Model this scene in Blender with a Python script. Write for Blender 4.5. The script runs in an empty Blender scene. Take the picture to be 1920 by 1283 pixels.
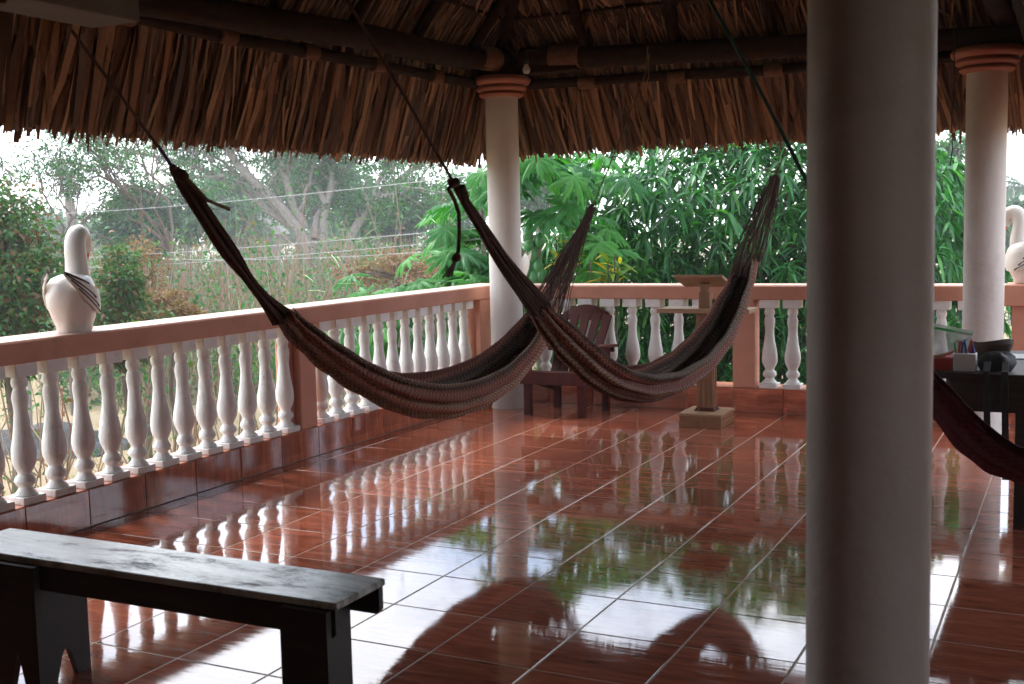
import bpy, math, random
import numpy as np
from mathutils import Vector, Matrix
random.seed(7); rng = np.random.default_rng(7)
S = bpy.context.scene
COL = S.collection
PI = math.pi

# ------------------------------------------------------------------ camera
CAM = np.array([2.0416, -4.1918, 1.4866])
YAW, PITCH, ROLL, FPX = -0.4617, -0.0983, -0.0232, 2154.7
_f = np.array([math.sin(YAW) * math.cos(PITCH), math.cos(YAW) * math.cos(PITCH), math.sin(PITCH)])
_r = np.array([math.cos(YAW), -math.sin(YAW), 0.0]); _u = np.cross(_r, _f)
R2 = _r * math.cos(ROLL) + _u * math.sin(ROLL); U2 = -_r * math.sin(ROLL) + _u * math.cos(ROLL)
cd = bpy.data.cameras.new('camera'); cam = bpy.data.objects.new('camera', cd); COL.objects.link(cam)
cam.matrix_world = Matrix(((R2[0], U2[0], -_f[0], CAM[0]), (R2[1], U2[1], -_f[1], CAM[1]), (R2[2], U2[2], -_f[2], CAM[2]), (0, 0, 0, 1)))
cd.sensor_width = 36.0; cd.lens = FPX / 1920 * 36; cd.clip_start = 0.05; cd.clip_end = 1500
cd.dof.use_dof = True; cd.dof.focus_distance = 7.6; cd.dof.aperture_fstop = 5.6
S.camera = cam

# ------------------------------------------------------------------ sky, sun, exposure
SUN_EL, SUN_AZ = math.radians(50), math.radians(-70)      # azimuth from +y towards +x
W = bpy.data.worlds.new('World'); S.world = W; W.use_nodes = True
nt = W.node_tree; nt.nodes.clear()
def wn(t, **k):
    n = nt.nodes.new(t)
    for a, b in k.items(): setattr(n, a, b)
    return n
wo = wn('ShaderNodeOutputWorld'); bg = wn('ShaderNodeBackground'); bg.inputs['Strength'].default_value = 0.1
sk = wn('ShaderNodeTexSky', sky_type='NISHITA', sun_disc=False, sun_elevation=SUN_EL, sun_rotation=SUN_AZ)
tc = wn('ShaderNodeTexCoord'); mp = wn('ShaderNodeMapping'); mp.inputs['Scale'].default_value = (1.0, 1.0, 2.2)
no = wn('ShaderNodeTexNoise'); no.inputs['Scale'].default_value = 2.6; no.inputs['Detail'].default_value = 9; no.inputs['Roughness'].default_value = 0.58
cr = wn('ShaderNodeValToRGB'); cr.color_ramp.elements[0].position = 0.38; cr.color_ramp.elements[1].position = 0.55
cr2 = wn('ShaderNodeValToRGB'); cr2.color_ramp.elements[0].position = 0.35; cr2.color_ramp.elements[1].position = 0.75
cr2.color_ramp.elements[0].color = (7.0, 7.5, 8.4, 1); cr2.color_ramp.elements[1].color = (10.8, 11.0, 11.5, 1)
mx = wn('ShaderNodeMixRGB')
L = nt.links.new
L(tc.outputs['Generated'], mp.inputs['Vector']); L(mp.outputs[0], no.inputs['Vector']); L(no.outputs['Fac'], cr.inputs[0]); L(no.outputs['Fac'], cr2.inputs[0])
L(cr.outputs[0], mx.inputs[0]); L(sk.outputs[0], mx.inputs[1]); L(cr2.outputs[0], mx.inputs[2]); L(mx.outputs[0], bg.inputs[0]); L(bg.outputs[0], wo.inputs[0])
sd = bpy.data.lights.new('sun', 'SUN'); so = bpy.data.objects.new('sun', sd); COL.objects.link(so)
sd.energy = 0.7; sd.angle = math.radians(14); sd.color = (1.0, 0.97, 0.92)
sdir = Vector((math.sin(SUN_AZ) * math.cos(SUN_EL), math.cos(SUN_AZ) * math.cos(SUN_EL), math.sin(SUN_EL)))
so.rotation_euler = sdir.to_track_quat('Z', 'Y').to_euler()
V = S.view_settings
V.view_transform = 'Standard'; V.look = 'None'; V.gamma = 1; V.use_curve_mapping = False; V.exposure = 2.33
S.cycles.max_bounces = 10; S.cycles.diffuse_bounces = 5; S.cycles.glossy_bounces = 4; S.cycles.transmission_bounces = 6; S.cycles.volume_bounces = 1
S.cycles.transparent_max_bounces = 8; S.cycles.caustics_reflective = False; S.cycles.caustics_refractive = False; S.cycles.sample_clamp_indirect = 6
S.cycles.use_denoising = True

# ------------------------------------------------------------------ measuring helpers (photo pixel -> place)
def ray(x, y): return R2 * ((x - 960) / FPX) - U2 * ((y - 641.5) / FPX) + _f
def atd(x, y, D): return CAM + ray(x, y) * D
def onz(x, y, z): d = ray(x, y); return CAM + d * ((z - CAM[2]) / d[2])
def onx(x, y, X): d = ray(x, y); return CAM + d * ((X - CAM[0]) / d[0])
def ony(x, y, Y): d = ray(x, y); return CAM + d * ((Y - CAM[1]) / d[1])
def proj(P):
    P = np.asarray(P, float) - CAM; z = P @ _f
    return np.stack([960 + FPX * (P @ R2) / z, 641.5 - FPX * (P @ U2) / z], -1), z

# ------------------------------------------------------------------ materials
class NB:
    def __init__(s, name):
        s.m = bpy.data.materials.new(name); s.m.use_nodes = True; s.t = s.m.node_tree; s.n = s.t.nodes
        s.p = s.n['Principled BSDF']; s.out = s.n['Material Output']
    def new(s, t, **k):
        n = s.n.new(t)
        for a, b in k.items():
            if a in n.inputs.keys(): n.inputs[a].default_value = b
            else: setattr(n, a, b)
        return n
    def l(s, a, b): s.t.links.new(a, b)
    def set(s, **k):
        for a, b in k.items(): s.p.inputs[a.replace('_', ' ')].default_value = b
def c4(c): return (c[0], c[1], c[2], 1)
def coords(b, stretch=(1, 1, 1), kind='Object', rnd=True):
    tcn = b.new('ShaderNodeTexCoord'); m = b.new('ShaderNodeMapping'); m.inputs['Scale'].default_value = stretch
    b.l(tcn.outputs[kind], m.inputs['Vector'])
    if rnd:
        oi = b.new('ShaderNodeObjectInfo'); mul = b.new('ShaderNodeVectorMath', operation='SCALE'); mul.inputs[0].default_value = (37, 71, 53)
        b.l(oi.outputs['Random'], mul.inputs['Scale']); b.l(mul.outputs[0], m.inputs['Location'])
    return m.outputs[0]
def ramp(b, fac, stops):
    r = b.new('ShaderNodeValToRGB'); e = r.color_ramp.elements
    while len(e) < len(stops): e.new(0.5)
    for k, (p, c) in enumerate(stops): e[k].position = p; e[k].color = c4(c)
    b.l(fac, r.inputs[0]); return r.outputs[0]
def mixc(b, fac, a, c, blend='MIX'):
    m = b.new('ShaderNodeMixRGB', blend_type=blend)
    for i, v in ((0, fac), (1, a), (2, c)):
        if isinstance(v, (int, float)): m.inputs[i].default_value = v
        elif isinstance(v, tuple): m.inputs[i].default_value = c4(v)
        else: b.l(v, m.inputs[i])
    return m.outputs[0]
def noise(b, vec, scale, detail=4, rough=0.55, dist=0):
    n = b.new('ShaderNodeTexNoise', Scale=scale, Detail=detail, Roughness=rough, Distortion=dist); b.l(vec, n.inputs['Vector']); return n.outputs['Fac']
def bump(b, h, strength, dist=0.01):
    n = b.new('ShaderNodeBump', Strength=strength, Distance=dist); b.l(h, n.inputs['Height']); b.l(n.outputs[0], b.p.inputs['Normal'])
def island(b):
    g = b.new('ShaderNodeNewGeometry'); oi = b.new('ShaderNodeObjectInfo'); a = b.new('ShaderNodeMath', operation='ADD'); f = b.new('ShaderNodeMath', operation='FRACT')
    b.l(g.outputs['Random Per Island'], a.inputs[0]); b.l(oi.outputs['Random'], a.inputs[1]); b.l(a.outputs[0], f.inputs[0]); return f.outputs[0]
def simple(name, c1, c2, scale=6, rough=0.6, bmp=0.2, stretch=(1, 1, 1), spec=0.5, fine=60, dirt=None, bdist=0.004):
    b = NB(name); v = coords(b, stretch); n1 = noise(b, v, scale, 5); col = ramp(b, n1, [(0.3, c1), (0.7, c2)])
    if dirt:
        d = noise(b, v, scale * 0.7, 8, 0.7); col = mixc(b, ramp(b, d, [(0.56, (0, 0, 0)), (0.72, (1, 1, 1))]), col, dirt)
    b.l(col, b.p.inputs['Base Color']); b.set(Roughness=rough); b.p.inputs['Specular IOR Level'].default_value = spec
    if bmp: bump(b, noise(b, v, fine, 4), bmp, bdist)
    return b.m
def leafmat(name, stops, rough=0.4, trans=0.35, spec=0.22):
    b = NB(name); col = ramp(b, island(b), stops); v = coords(b); n = noise(b, v, 9, 3); col = mixc(b, 0.5, col, ramp(b, n, [(0.2, (0.35, 0.35, 0.35)), (0.8, (0.65, 0.65, 0.65))]), 'OVERLAY')
    b.l(col, b.p.inputs['Base Color']); b.set(Roughness=rough); b.p.inputs['Specular IOR Level'].default_value = spec
    t = b.new('ShaderNodeBsdfTranslucent'); b.l(mixc(b, 1.0, col, (1.3, 1.5, 0.6), 'MULTIPLY'), t.inputs['Color']); ms = b.new('ShaderNodeMixShader'); ms.inputs[0].default_value = trans
    b.l(b.p.outputs[0], ms.inputs[1]); b.l(t.outputs[0], ms.inputs[2]); b.l(ms.outputs[0], b.out.inputs['Surface']); return b.m
def tilemat(name, axis):
    b = NB(name); st = {'x': (1.3, 9, 1), 'z': (9, 9, 1.3), 'w': (1.3, 1.3, 9)}[axis]
    v = coords(b, st); n1 = noise(b, v, 2.2, 8, 0.62, 0.5); n2 = noise(b, v, 7, 4, 0.6)
    col = ramp(b, n1, [(0.28, (0.13, 0.028, 0.016)), (0.5, (0.31, 0.083, 0.045)), (0.72, (0.50, 0.175, 0.105))])
    col = mixc(b, 0.35, col, ramp(b, n2, [(0.3, (0.10, 0.024, 0.014)), (0.7, (0.46, 0.15, 0.08))]))
    if axis in 'zw':                                                # printed parquet blocks
        tcn = b.new('ShaderNodeTexCoord'); br = b.new('ShaderNodeTexBrick', Scale=1.0)
        mpn = b.new('ShaderNodeMapping'); mpn.inputs['Rotation'].default_value = (PI / 2, 0, 0) if axis == 'w' else (0, PI / 2, PI / 2)
        b.l(tcn.outputs['Object'], mpn.inputs['Vector']); b.l(mpn.outputs[0], br.inputs['Vector'])
        br.inputs['Color1'].default_value = (0.32, 0.32, 0.32, 1); br.inputs['Color2'].default_value = (0.62, 0.62, 0.62, 1); br.inputs['Mortar'].default_value = (0.4, 0.4, 0.4, 1)
        br.inputs['Mortar Size'].default_value = 0.0008; br.inputs['Brick Width'].default_value = 0.17; br.inputs['Row Height'].default_value = 0.045
        col = mixc(b, 0.85, col, br.outputs['Color'], 'OVERLAY')
    oi = b.new('ShaderNodeObjectInfo'); hv = b.new('ShaderNodeHueSaturation'); b.l(col, hv.inputs['Color'])
    mr = b.new('ShaderNodeMapRange'); mr.inputs['To Min'].default_value = 0.82; mr.inputs['To Max'].default_value = 1.2; b.l(island(b), mr.inputs['Value']); b.l(mr.outputs[0], hv.inputs['Value'])
    hv.inputs['Saturation'].default_value = 1.0
    if axis in 'zw': mr.inputs['To Min'].default_value = 1.2; mr.inputs['To Max'].default_value = 1.7
    b.l(hv.outputs[0], b.p.inputs['Base Color'])
    rr = ramp(b, noise(b, v, 3.0, 6), [(0.35, (0.02, 0.02, 0.02)), (0.6, (0.06, 0.06, 0.06)), (0.8, (0.13, 0.13, 0.13))]); b.l(rr, b.p.inputs['Roughness'])
    b.set(IOR=1.72); b.p.inputs['Specular IOR Level'].default_value = 0.6
    bump(b, noise(b, v, 5.0, 4, 0.55), 0.032, 0.004); return b.m

MT = {}
MT['tile'] = tilemat('glazed_tile', 'x'); MT['tile_side'] = tilemat('glazed_tile_upright', 'z'); MT['tile_back'] = tilemat('glazed_tile_band', 'w')
MT['grout'] = simple('grout', (0.40, 0.30, 0.23), (0.54, 0.43, 0.33), 5, 0.5, 0.2, dirt=(0.3, 0.2, 0.14))
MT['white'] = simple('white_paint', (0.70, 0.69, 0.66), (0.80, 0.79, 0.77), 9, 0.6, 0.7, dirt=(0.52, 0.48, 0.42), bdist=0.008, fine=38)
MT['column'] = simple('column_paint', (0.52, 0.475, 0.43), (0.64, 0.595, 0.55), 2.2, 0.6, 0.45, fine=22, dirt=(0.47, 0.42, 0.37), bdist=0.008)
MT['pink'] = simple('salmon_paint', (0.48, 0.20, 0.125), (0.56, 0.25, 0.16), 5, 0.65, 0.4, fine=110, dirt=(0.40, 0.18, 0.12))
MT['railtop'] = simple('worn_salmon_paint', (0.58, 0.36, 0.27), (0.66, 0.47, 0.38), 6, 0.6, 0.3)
MT['terra'] = simple('terracotta_paint', (0.32, 0.105, 0.055), (0.38, 0.14, 0.075), 5, 0.55, 0.3)
MT['concrete'] = simple('concrete', (0.17, 0.14, 0.125), (0.23, 0.195, 0.17), 4, 0.8, 0.3)
MT['wall'] = simple('plaster_wall', (0.40, 0.26, 0.19), (0.46, 0.31, 0.23), 3, 0.8, 0.2)  # unseen house walls, warm tone picked for its bounce light
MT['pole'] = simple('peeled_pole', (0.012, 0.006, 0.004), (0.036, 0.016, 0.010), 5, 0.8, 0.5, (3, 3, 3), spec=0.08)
MT['wrap'] = simple('twine_binding', (0.11, 0.048, 0.024), (0.18, 0.08, 0.04), 30, 0.9, 0.8, fine=150)
b = NB('palm_thatch'); isl = island(b); v = coords(b, (1, 1, 1), rnd=False)
col = ramp(b, isl, [(0.0, (0.06, 0.023, 0.010)), (0.35, (0.14, 0.062, 0.027)), (0.7, (0.26, 0.125, 0.056)), (1.0, (0.42, 0.23, 0.11))])
col = mixc(b, 0.55, col, ramp(b, noise(b, v, 35, 6, 0.7), [(0.3, (0.28, 0.28, 0.28)), (0.72, (0.66, 0.66, 0.66))]), 'OVERLAY')
b.l(col, b.p.inputs['Base Color']); b.set(Roughness=0.65); bump(b, noise(b, v, 160, 2), 0.25, 0.003); MT['thatch'] = b.m
MT['thatchbed'] = simple('thatch_bed', (0.03, 0.012, 0.006), (0.06, 0.026, 0.012), 14, 0.9, 0.6, (1, 1, 0.4))
MT['redwood'] = simple('red_stained_wood', (0.05, 0.010, 0.007), (0.09, 0.018, 0.011), 6, 0.6, 0.25, (3, 3, 0.8), spec=0.2)
MT['oak'] = simple('brown_wood', (0.17, 0.07, 0.027), (0.28, 0.125, 0.05), 7, 0.5, 0.25, (8, 8, 0.8), dirt=(0.18, 0.08, 0.035))
MT['oakpale'] = simple('pale_worn_wood', (0.27, 0.15, 0.075), (0.37, 0.22, 0.115), 7, 0.6, 0.2, (1, 6, 6))
MT['dark'] = simple('dark_bench_wood', (0.018, 0.012, 0.010), (0.04, 0.026, 0.02), 6, 0.5, 0.3, (1, 8, 8))
b = NB('worn_bench_paint'); v = coords(b, (1.0, 3.0, 1), rnd=False); n1 = noise(b, v, 2.9, 12, 0.80, 0.15); v2 = coords(b, (1.5, 40, 1), rnd=False); n2 = noise(b, v2, 6, 6, 0.7)
col = ramp(b, n1, [(0.38, (0.06, 0.05, 0.038)), (0.46, (0.34, 0.33, 0.26)), (0.6, (0.60, 0.60, 0.49)), (0.75, (0.70, 0.70, 0.59))])
b.l(mixc(b, 0.8, col, ramp(b, n2, [(0.3, (0.32, 0.31, 0.29)), (0.7, (0.64, 0.64, 0.62))]), 'OVERLAY'), b.p.inputs['Base Color'])
b.l(ramp(b, n1, [(0.38, (0.65, 0.65, 0.65)), (0.46, (0.4, 0.4, 0.4)), (0.7, (0.3, 0.3, 0.3))]), b.p.inputs['Roughness']); b.l(ramp(b, n1, [(0.38, (0.1, 0.1, 0.1)), (0.47, (0.9, 0.9, 0.9))]), b.p.inputs['Coat Weight']); b.set(Coat_Roughness=0.34, Coat_IOR=1.8); b.p.inputs['Specular IOR Level'].default_value = 0.6; bump(b, n2, 0.10, 0.002); MT['benchtop'] = b.m
MT['black'] = simple('black_fabric', (0.012, 0.012, 0.013), (0.022, 0.022, 0.024), 30, 0.6, 0.3)
MT['leather'] = simple('brown_leather', (0.06, 0.03, 0.02), (0.10, 0.05, 0.033), 20, 0.45, 0.3)
MT['paper'] = simple('paper', (0.62, 0.60, 0.58), (0.72, 0.70, 0.68), 5, 0.7, 0.05)
MT['redbox'] = simple('red_card', (0.30, 0.02, 0.02), (0.42, 0.04, 0.03), 5, 0.5, 0.05)
for nm, c in (('green', (0.03, 0.25, 0.07)), ('blue', (0.03, 0.06, 0.3)), ('red', (0.5, 0.03, 0.03)), ('violet', (0.12, 0.04, 0.25)), ('yellow', (0.6, 0.42, 0.05)), ('pale', (0.7, 0.68, 0.66)), ('zip', (0.07, 0.6, 0.16)), ('beak', (0.62, 0.10, 0.03)), ('ink', (0.015, 0.016, 0.02))):
    MT[nm] = simple(nm + '_paint', tuple(x * 0.85 for x in c), c, 8, 0.45, 0.05)
MT['swan'] = simple('swan_glaze', (0.66, 0.61, 0.55), (0.76, 0.72, 0.67), 5, 0.38, 0.2, dirt=(0.56, 0.47, 0.41), bdist=0.006)
MT['rope'] = simple('brown_rope', (0.07, 0.03, 0.02), (0.13, 0.06, 0.042), 60, 0.85, 0.8, fine=220)
MT['tanrope'] = simple('tan_rope', (0.16, 0.10, 0.06), (0.22, 0.14, 0.09), 60, 0.85, 0.6, fine=220)
MT['greenrope'] = simple('green_rope', (0.008, 0.06, 0.045), (0.014, 0.09, 0.065), 60, 0.7, 0.6, fine=220)
MT['purplerope'] = simple('purple_rope', (0.07, 0.03, 0.2), (0.10, 0.05, 0.28), 60, 0.7, 0.6, fine=220)
MT['bark'] = simple('grey_bark', (0.16, 0.14, 0.12), (0.28, 0.25, 0.22), 8, 0.85, 0.6, (3, 3, 0.8))
MT['barkdark'] = simple('dark_bark', (0.07, 0.05, 0.04), (0.14, 0.11, 0.085), 8, 0.85, 0.6, (3, 3, 0.8))
MT['stalk'] = leafmat('dry_stalk', [(0, (0.18, 0.145, 0.095)), (0.3, (0.19, 0.2, 0.11)), (0.55, (0.24, 0.155, 0.105)), (0.8, (0.25, 0.10, 0.07)), (1, (0.32, 0.28, 0.21))], 0.7, 0.0)
MT['mango'] = leafmat('mango_leaf', [(0, (0.014, 0.080, 0.028)), (0.5, (0.028, 0.145, 0.042)), (0.82, (0.045, 0.21, 0.055)), (0.95, (0.08, 0.28, 0.055)), (1, (0.11, 0.34, 0.065))], 0.4, 0.33, 0.35)
MT['papaya'] = leafmat('papaya_leaf', [(0, (0.02, 0.125, 0.03)), (0.5, (0.042, 0.20, 0.042)), (1, (0.08, 0.29, 0.055))], 0.42, 0.36)
MT['petiole'] = simple('green_stem', (0.13, 0.26, 0.07), (0.2, 0.34, 0.11), 8, 0.45, 0.1)
MT['fruit'] = simple('green_fruit', (0.04, 0.17, 0.05), (0.06, 0.23, 0.065), 8, 0.35, 0.1)
MT['papbark'] = simple('papaya_bark', (0.16, 0.17, 0.12), (0.26, 0.26, 0.19), 14, 0.8, 0.5, (1, 1, 3))
MT['croton'] = leafmat('croton_leaf', [(0, (0.05, 0.18, 0.03)), (0.4, (0.16, 0.24, 0.03)), (0.65, (0.55, 0.40, 0.03)), (0.9, (0.62, 0.48, 0.05)), (1, (0.55, 0.15, 0.02))], 0.35, 0.25)
MT['bushleaf'] = leafmat('bush_leaf', [(0, (0.022, 0.075, 0.024)), (0.45, (0.042, 0.125, 0.034)), (0.72, (0.075, 0.165, 0.05)), (0.86, (0.11, 0.06, 0.028)), (1, (0.17, 0.08, 0.038))], 0.45, 0.3)
MT['scrubleaf'] = leafmat('scrub_leaf', [(0, (0.018, 0.075, 0.024)), (0.55, (0.04, 0.14, 0.04)), (0.85, (0.075, 0.185, 0.06)), (0.94, (0.14, 0.085, 0.045)), (1, (0.22, 0.125, 0.07))], 0.55, 0.35)
MT['brownleaf'] = leafmat('withered_leaf', [(0, (0.13, 0.066, 0.036)), (0.5, (0.2, 0.112, 0.064)), (1, (0.27, 0.17, 0.1))], 0.7, 0.3)
MT['farleaf'] = leafmat('far_leaf', [(0, (0.016, 0.078, 0.028)), (0.5, (0.03, 0.12, 0.038)), (1, (0.06, 0.17, 0.05))], 0.5, 0.3)
MT['darkleaf'] = leafmat('dark_leaf', [(0, (0.010, 0.050, 0.022)), (0.6, (0.02, 0.082, 0.03)), (1, (0.04, 0.12, 0.04))], 0.5, 0.25)
MT['drygrass'] = leafmat('dry_grass', [(0, (0.22, 0.165, 0.075)), (0.5, (0.3, 0.235, 0.12)), (0.85, (0.34, 0.28, 0.16)), (1, (0.10, 0.14, 0.045))], 0.7, 0.3)
MT['ground'] = simple('dry_ground', (0.2, 0.145, 0.075), (0.28, 0.22, 0.12), 0.5, 0.9, 0.5, fine=25, dirt=(0.16, 0.14, 0.07), bdist=0.03)
MT['tarp'] = simple('grey_tarp', (0.02, 0.022, 0.024), (0.06, 0.065, 0.065), 3, 0.8, 0.3, fine=9, bdist=0.03, spec=0.15)
MT['wire'] = simple('fence_wire', (0.22, 0.225, 0.23), (0.32, 0.325, 0.33), 10, 0.4, 0)
MT['hut'] = simple('weathered_thatch', (0.13, 0.12, 0.11), (0.2, 0.185, 0.165), 12, 0.9, 0.6, (1, 1, 0.3))
b = NB('bulb_glass'); b.set(Base_Color=(0.85, 0.83, 0.78, 1), Roughness=0.15); b.p.inputs['Transmission Weight'].default_value = 0.5; MT['bulb'] = b.m
b = NB('clear_plastic'); b.set(Base_Color=(0.85, 0.9, 0.88, 1), Roughness=0.12, IOR=1.3); b.p.inputs['Alpha'].default_value = 0.5; v = coords(b); bump(b, noise(b, v, 14, 3), 0.6, 0.02); MT['plastic'] = b.m
def hammockmat(name, bands, rib):
    b = NB(name); uv = b.new('ShaderNodeUVMap'); sp = b.new('ShaderNodeSeparateXYZ'); b.l(uv.outputs[0], sp.inputs[0])
    def mth(op, a, c=None):
        n = b.new('ShaderNodeMath', operation=op)
        for i, q in enumerate((a, c)):
            if q is None: continue
            if isinstance(q, (int, float)): n.inputs[i].default_value = q
            else: b.l(q, n.inputs[i])
        return n.outputs[0]
    U, Vv = sp.outputs[0], sp.outputs[1]
    zig = mth('PINGPONG', mth('MULTIPLY', Vv, 46.0), 1.0)
    vv = mth('ADD', Vv, mth('MULTIPLY', mth('PINGPONG', mth('MULTIPLY', U, 30.0), 1.0), 0.012))
    fr = mth('FRACT', mth('MULTIPLY', vv, 2.1))
    col = ramp(b, fr, bands)
    ribs = mth('SINE', mth('MULTIPLY', mth('ADD', mth('MULTIPLY', U, rib), mth('MULTIPLY', zig, 0.7)), 2 * PI))
    rv = mth('ADD', mth('MULTIPLY', ribs, 0.5), 0.5)
    col = mixc(b, ramp(b, rv, [(0.05, (0.6, 0.6, 0.6)), (0.45, (0, 0, 0))]), col, (0.014, 0.008, 0.007))
    cv = coords(b, rnd=False); col = mixc(b, 0.5, col, ramp(b, noise(b, cv, 120, 3), [(0.3, (0.3, 0.3, 0.3)), (0.7, (0.7, 0.7, 0.7))]), 'OVERLAY')
    b.l(col, b.p.inputs['Base Color']); b.set(Roughness=0.85); b.p.inputs['Specular IOR Level'].default_value = 0.2
    bump(b, rv, 0.7, 0.006); return b.m
MT['ham'] = hammockmat('woven_hammock', [(0.0, (0.27, 0.115, 0.09)), (0.2, (0.40, 0.165, 0.11)), (0.30, (0.10, 0.065, 0.05)), (0.5, (0.52, 0.39, 0.28)), (0.62, (0.14, 0.08, 0.06)), (0.78, (0.50, 0.22, 0.145)), (0.9, (0.44, 0.32, 0.235)), (1.0, (0.27, 0.115, 0.09))], 27)
MT['hamred'] = hammockmat('maroon_hammock', [(0.0, (0.10, 0.012, 0.022)), (0.5, (0.16, 0.02, 0.035)), (1.0, (0.09, 0.012, 0.02))], 34)

# ------------------------------------------------------------------ object helpers
def tag(o, label=None, cat=None, group=None, kind=None):
    for k, v in (('label', label), ('category', cat), ('group', group), ('kind', kind)):
        if v: o[k] = v
    return o
def thing(name, loc, label=None, cat=None, group=None, kind=None, rz=0.0):
    o = bpy.data.objects.new(name, None); COL.objects.link(o); o.location = Vector(loc); o.rotation_euler.z = rz
    o.empty_display_size = 0.1; return tag(o, label, cat, group, kind)
def wloc(o):
    v = Vector((0, 0, 0))
    while o: v += o.location; o = o.parent
    return v
def link(name, mesh, parent=None, loc=None, mat=None):
    o = bpy.data.objects.new(name, mesh); COL.objects.link(o)
    if parent: o.parent = parent
    if loc is not None: o.location = Vector(loc)
    if mat and not mesh.materials: mesh.materials.append(mat)
    return o
class MB:
    """collects shapes in world coordinates and links them as ONE mesh object"""
    def __init__(s): s.v = []; s.f = []; s.uv = None
    def add(s, V_, F_):
        o = len(s.v); s.v.extend([tuple(map(float, p)) for p in V_]); s.f.extend([tuple(i + o for i in f) for f in F_]); return s
    def box(s, x0, x1, y0, y1, z0, z1, bev=0.0):
        c = np.array([(x0 + x1) / 2, (y0 + y1) / 2, (z0 + z1) / 2]); h = np.array([abs(x1 - x0), abs(y1 - y0), abs(z1 - z0)]) / 2
        return s.obox(c, np.eye(3), h, bev)
    def obox(s, c, A, h, bev=0.0):
        """oriented box, A rows are axes, edges chamfered by bev"""
        c = np.asarray(c, float); A = np.asarray(A, float); h = np.asarray(h, float)
        if bev <= 0:
            P = [c + A.T @ (h * np.array(q)) for q in [(-1, -1, -1), (1, -1, -1), (1, 1, -1), (-1, 1, -1), (-1, -1, 1), (1, -1, 1), (1, 1, 1), (-1, 1, 1)]]
            return s.add(P, [(0, 3, 2, 1), (4, 5, 6, 7), (0, 1, 5, 4), (1, 2, 6, 5), (2, 3, 7, 6), (3, 0, 4, 7)])
        P = []; idx = {}
        for sx in (-1, 1):
            for sy in (-1, 1):
                for sz in (-1, 1):
                    sg = np.array([sx, sy, sz])
                    for a in range(3):
                        q = sg * (h - bev); q[a] = sg[a] * h[a]; idx[(sx, sy, sz, a)] = len(P); P.append(c + A.T @ q)
        F = []
        for a in range(3):
            b1, c1 = (a + 1) % 3, (a + 2) % 3
            for sg in (-1, 1):
                q = []
                for (p, r) in ((-1, -1), (1, -1), (1, 1), (-1, 1)):
                    k = [0, 0, 0]; k[a] = sg; k[b1] = p; k[c1] = r; q.append(idx[(*k, a)])
                F.append(tuple(q if sg > 0 else q[::-1]))
            for p in (-1, 1):
                for r in (-1, 1):
                    k0 = [0, 0, 0]; k1 = [0, 0, 0]; k0[a] = -1; k1[a] = 1
                    for k in (k0, k1): k[b1] = p; k[c1] = r
                    q = [idx[(*k0, b1)], idx[(*k1, b1)], idx[(*k1, c1)], idx[(*k0, c1)]]
                    F.append(tuple(q if p * r > 0 else q[::-1]))
        for sx in (-1, 1):
            for sy in (-1, 1):
                for sz in (-1, 1):
                    q = [idx[(sx, sy, sz, a)] for a in range(3)]; F.append(tuple(q if sx * sy * sz > 0 else q[::-1]))
        return s.add(P, F)
    def tube(s, pts, rad, seg=8, cap=True):
        pts = [np.asarray(p, float) for p in pts]; n = len(pts)
        if not hasattr(rad, '__len__'): rad = [rad] * n
        up = np.array([0.13, 0.21, 0.97]); V_ = []
        for i in range(n):
            d = pts[min(i + 1, n - 1)] - pts[max(i - 1, 0)]; d = d / (np.linalg.norm(d) + 1e-9)
            if i == 0: a = np.cross(d, up if abs(d @ up) < 0.95 else np.array([1.0, 0.1, 0]))
            else: a = a - d * (a @ d)
            a = a / (np.linalg.norm(a) + 1e-9); b_ = np.cross(d, a)
            for k in range(seg):
                t = 2 * PI * k / seg; V_.append(pts[i] + rad[i] * (a * math.cos(t) + b_ * math.sin(t)))
        F = [(i * seg + k, i * seg + (k + 1) % seg, (i + 1) * seg + (k + 1) % seg, (i + 1) * seg + k) for i in range(n - 1) for k in range(seg)]
        if cap: F += [tuple(range(seg))[::-1], tuple((n - 1) * seg + k for k in range(seg))]
        return s.add(V_, F)
    def lathe(s, c, prof, seg=20, cap=True):
        V_ = [(c[0] + r * math.cos(2 * PI * k / seg), c[1] + r * math.sin(2 * PI * k / seg), c[2] + z) for r, z in prof for k in range(seg)]
        n = len(prof); F = [(i * seg + k, i * seg + (k + 1) % seg, (i + 1) * seg + (k + 1) % seg, (i + 1) * seg + k) for i in range(n - 1) for k in range(seg)]
        if cap: F += [tuple(range(seg))[::-1], tuple((n - 1) * seg + k for k in range(seg))]
        return s.add(V_, F)
    def mesh(s, name, off=(0, 0, 0), smooth=False):
        m = bpy.data.meshes.new(name); off = np.asarray(off, float)
        m.from_pydata([tuple(np.asarray(p) - off) for p in s.v], [], s.f)
        if smooth:
            m.polygons.foreach_set('use_smooth', [True] * len(m.polygons))
            try: m.set_sharp_from_angle(angle=math.radians(42))
            except Exception: pass
        m.update(); return m
    def build(s, name, mat, parent=None, smooth=False, base=None):
        off = wloc(parent) if parent else Vector(base if base is not None else (0, 0, 0))
        m = s.mesh(name, off, smooth); m.materials.append(mat); o = link(name, m, parent)
        if not parent: o.location = off
        return o
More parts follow.
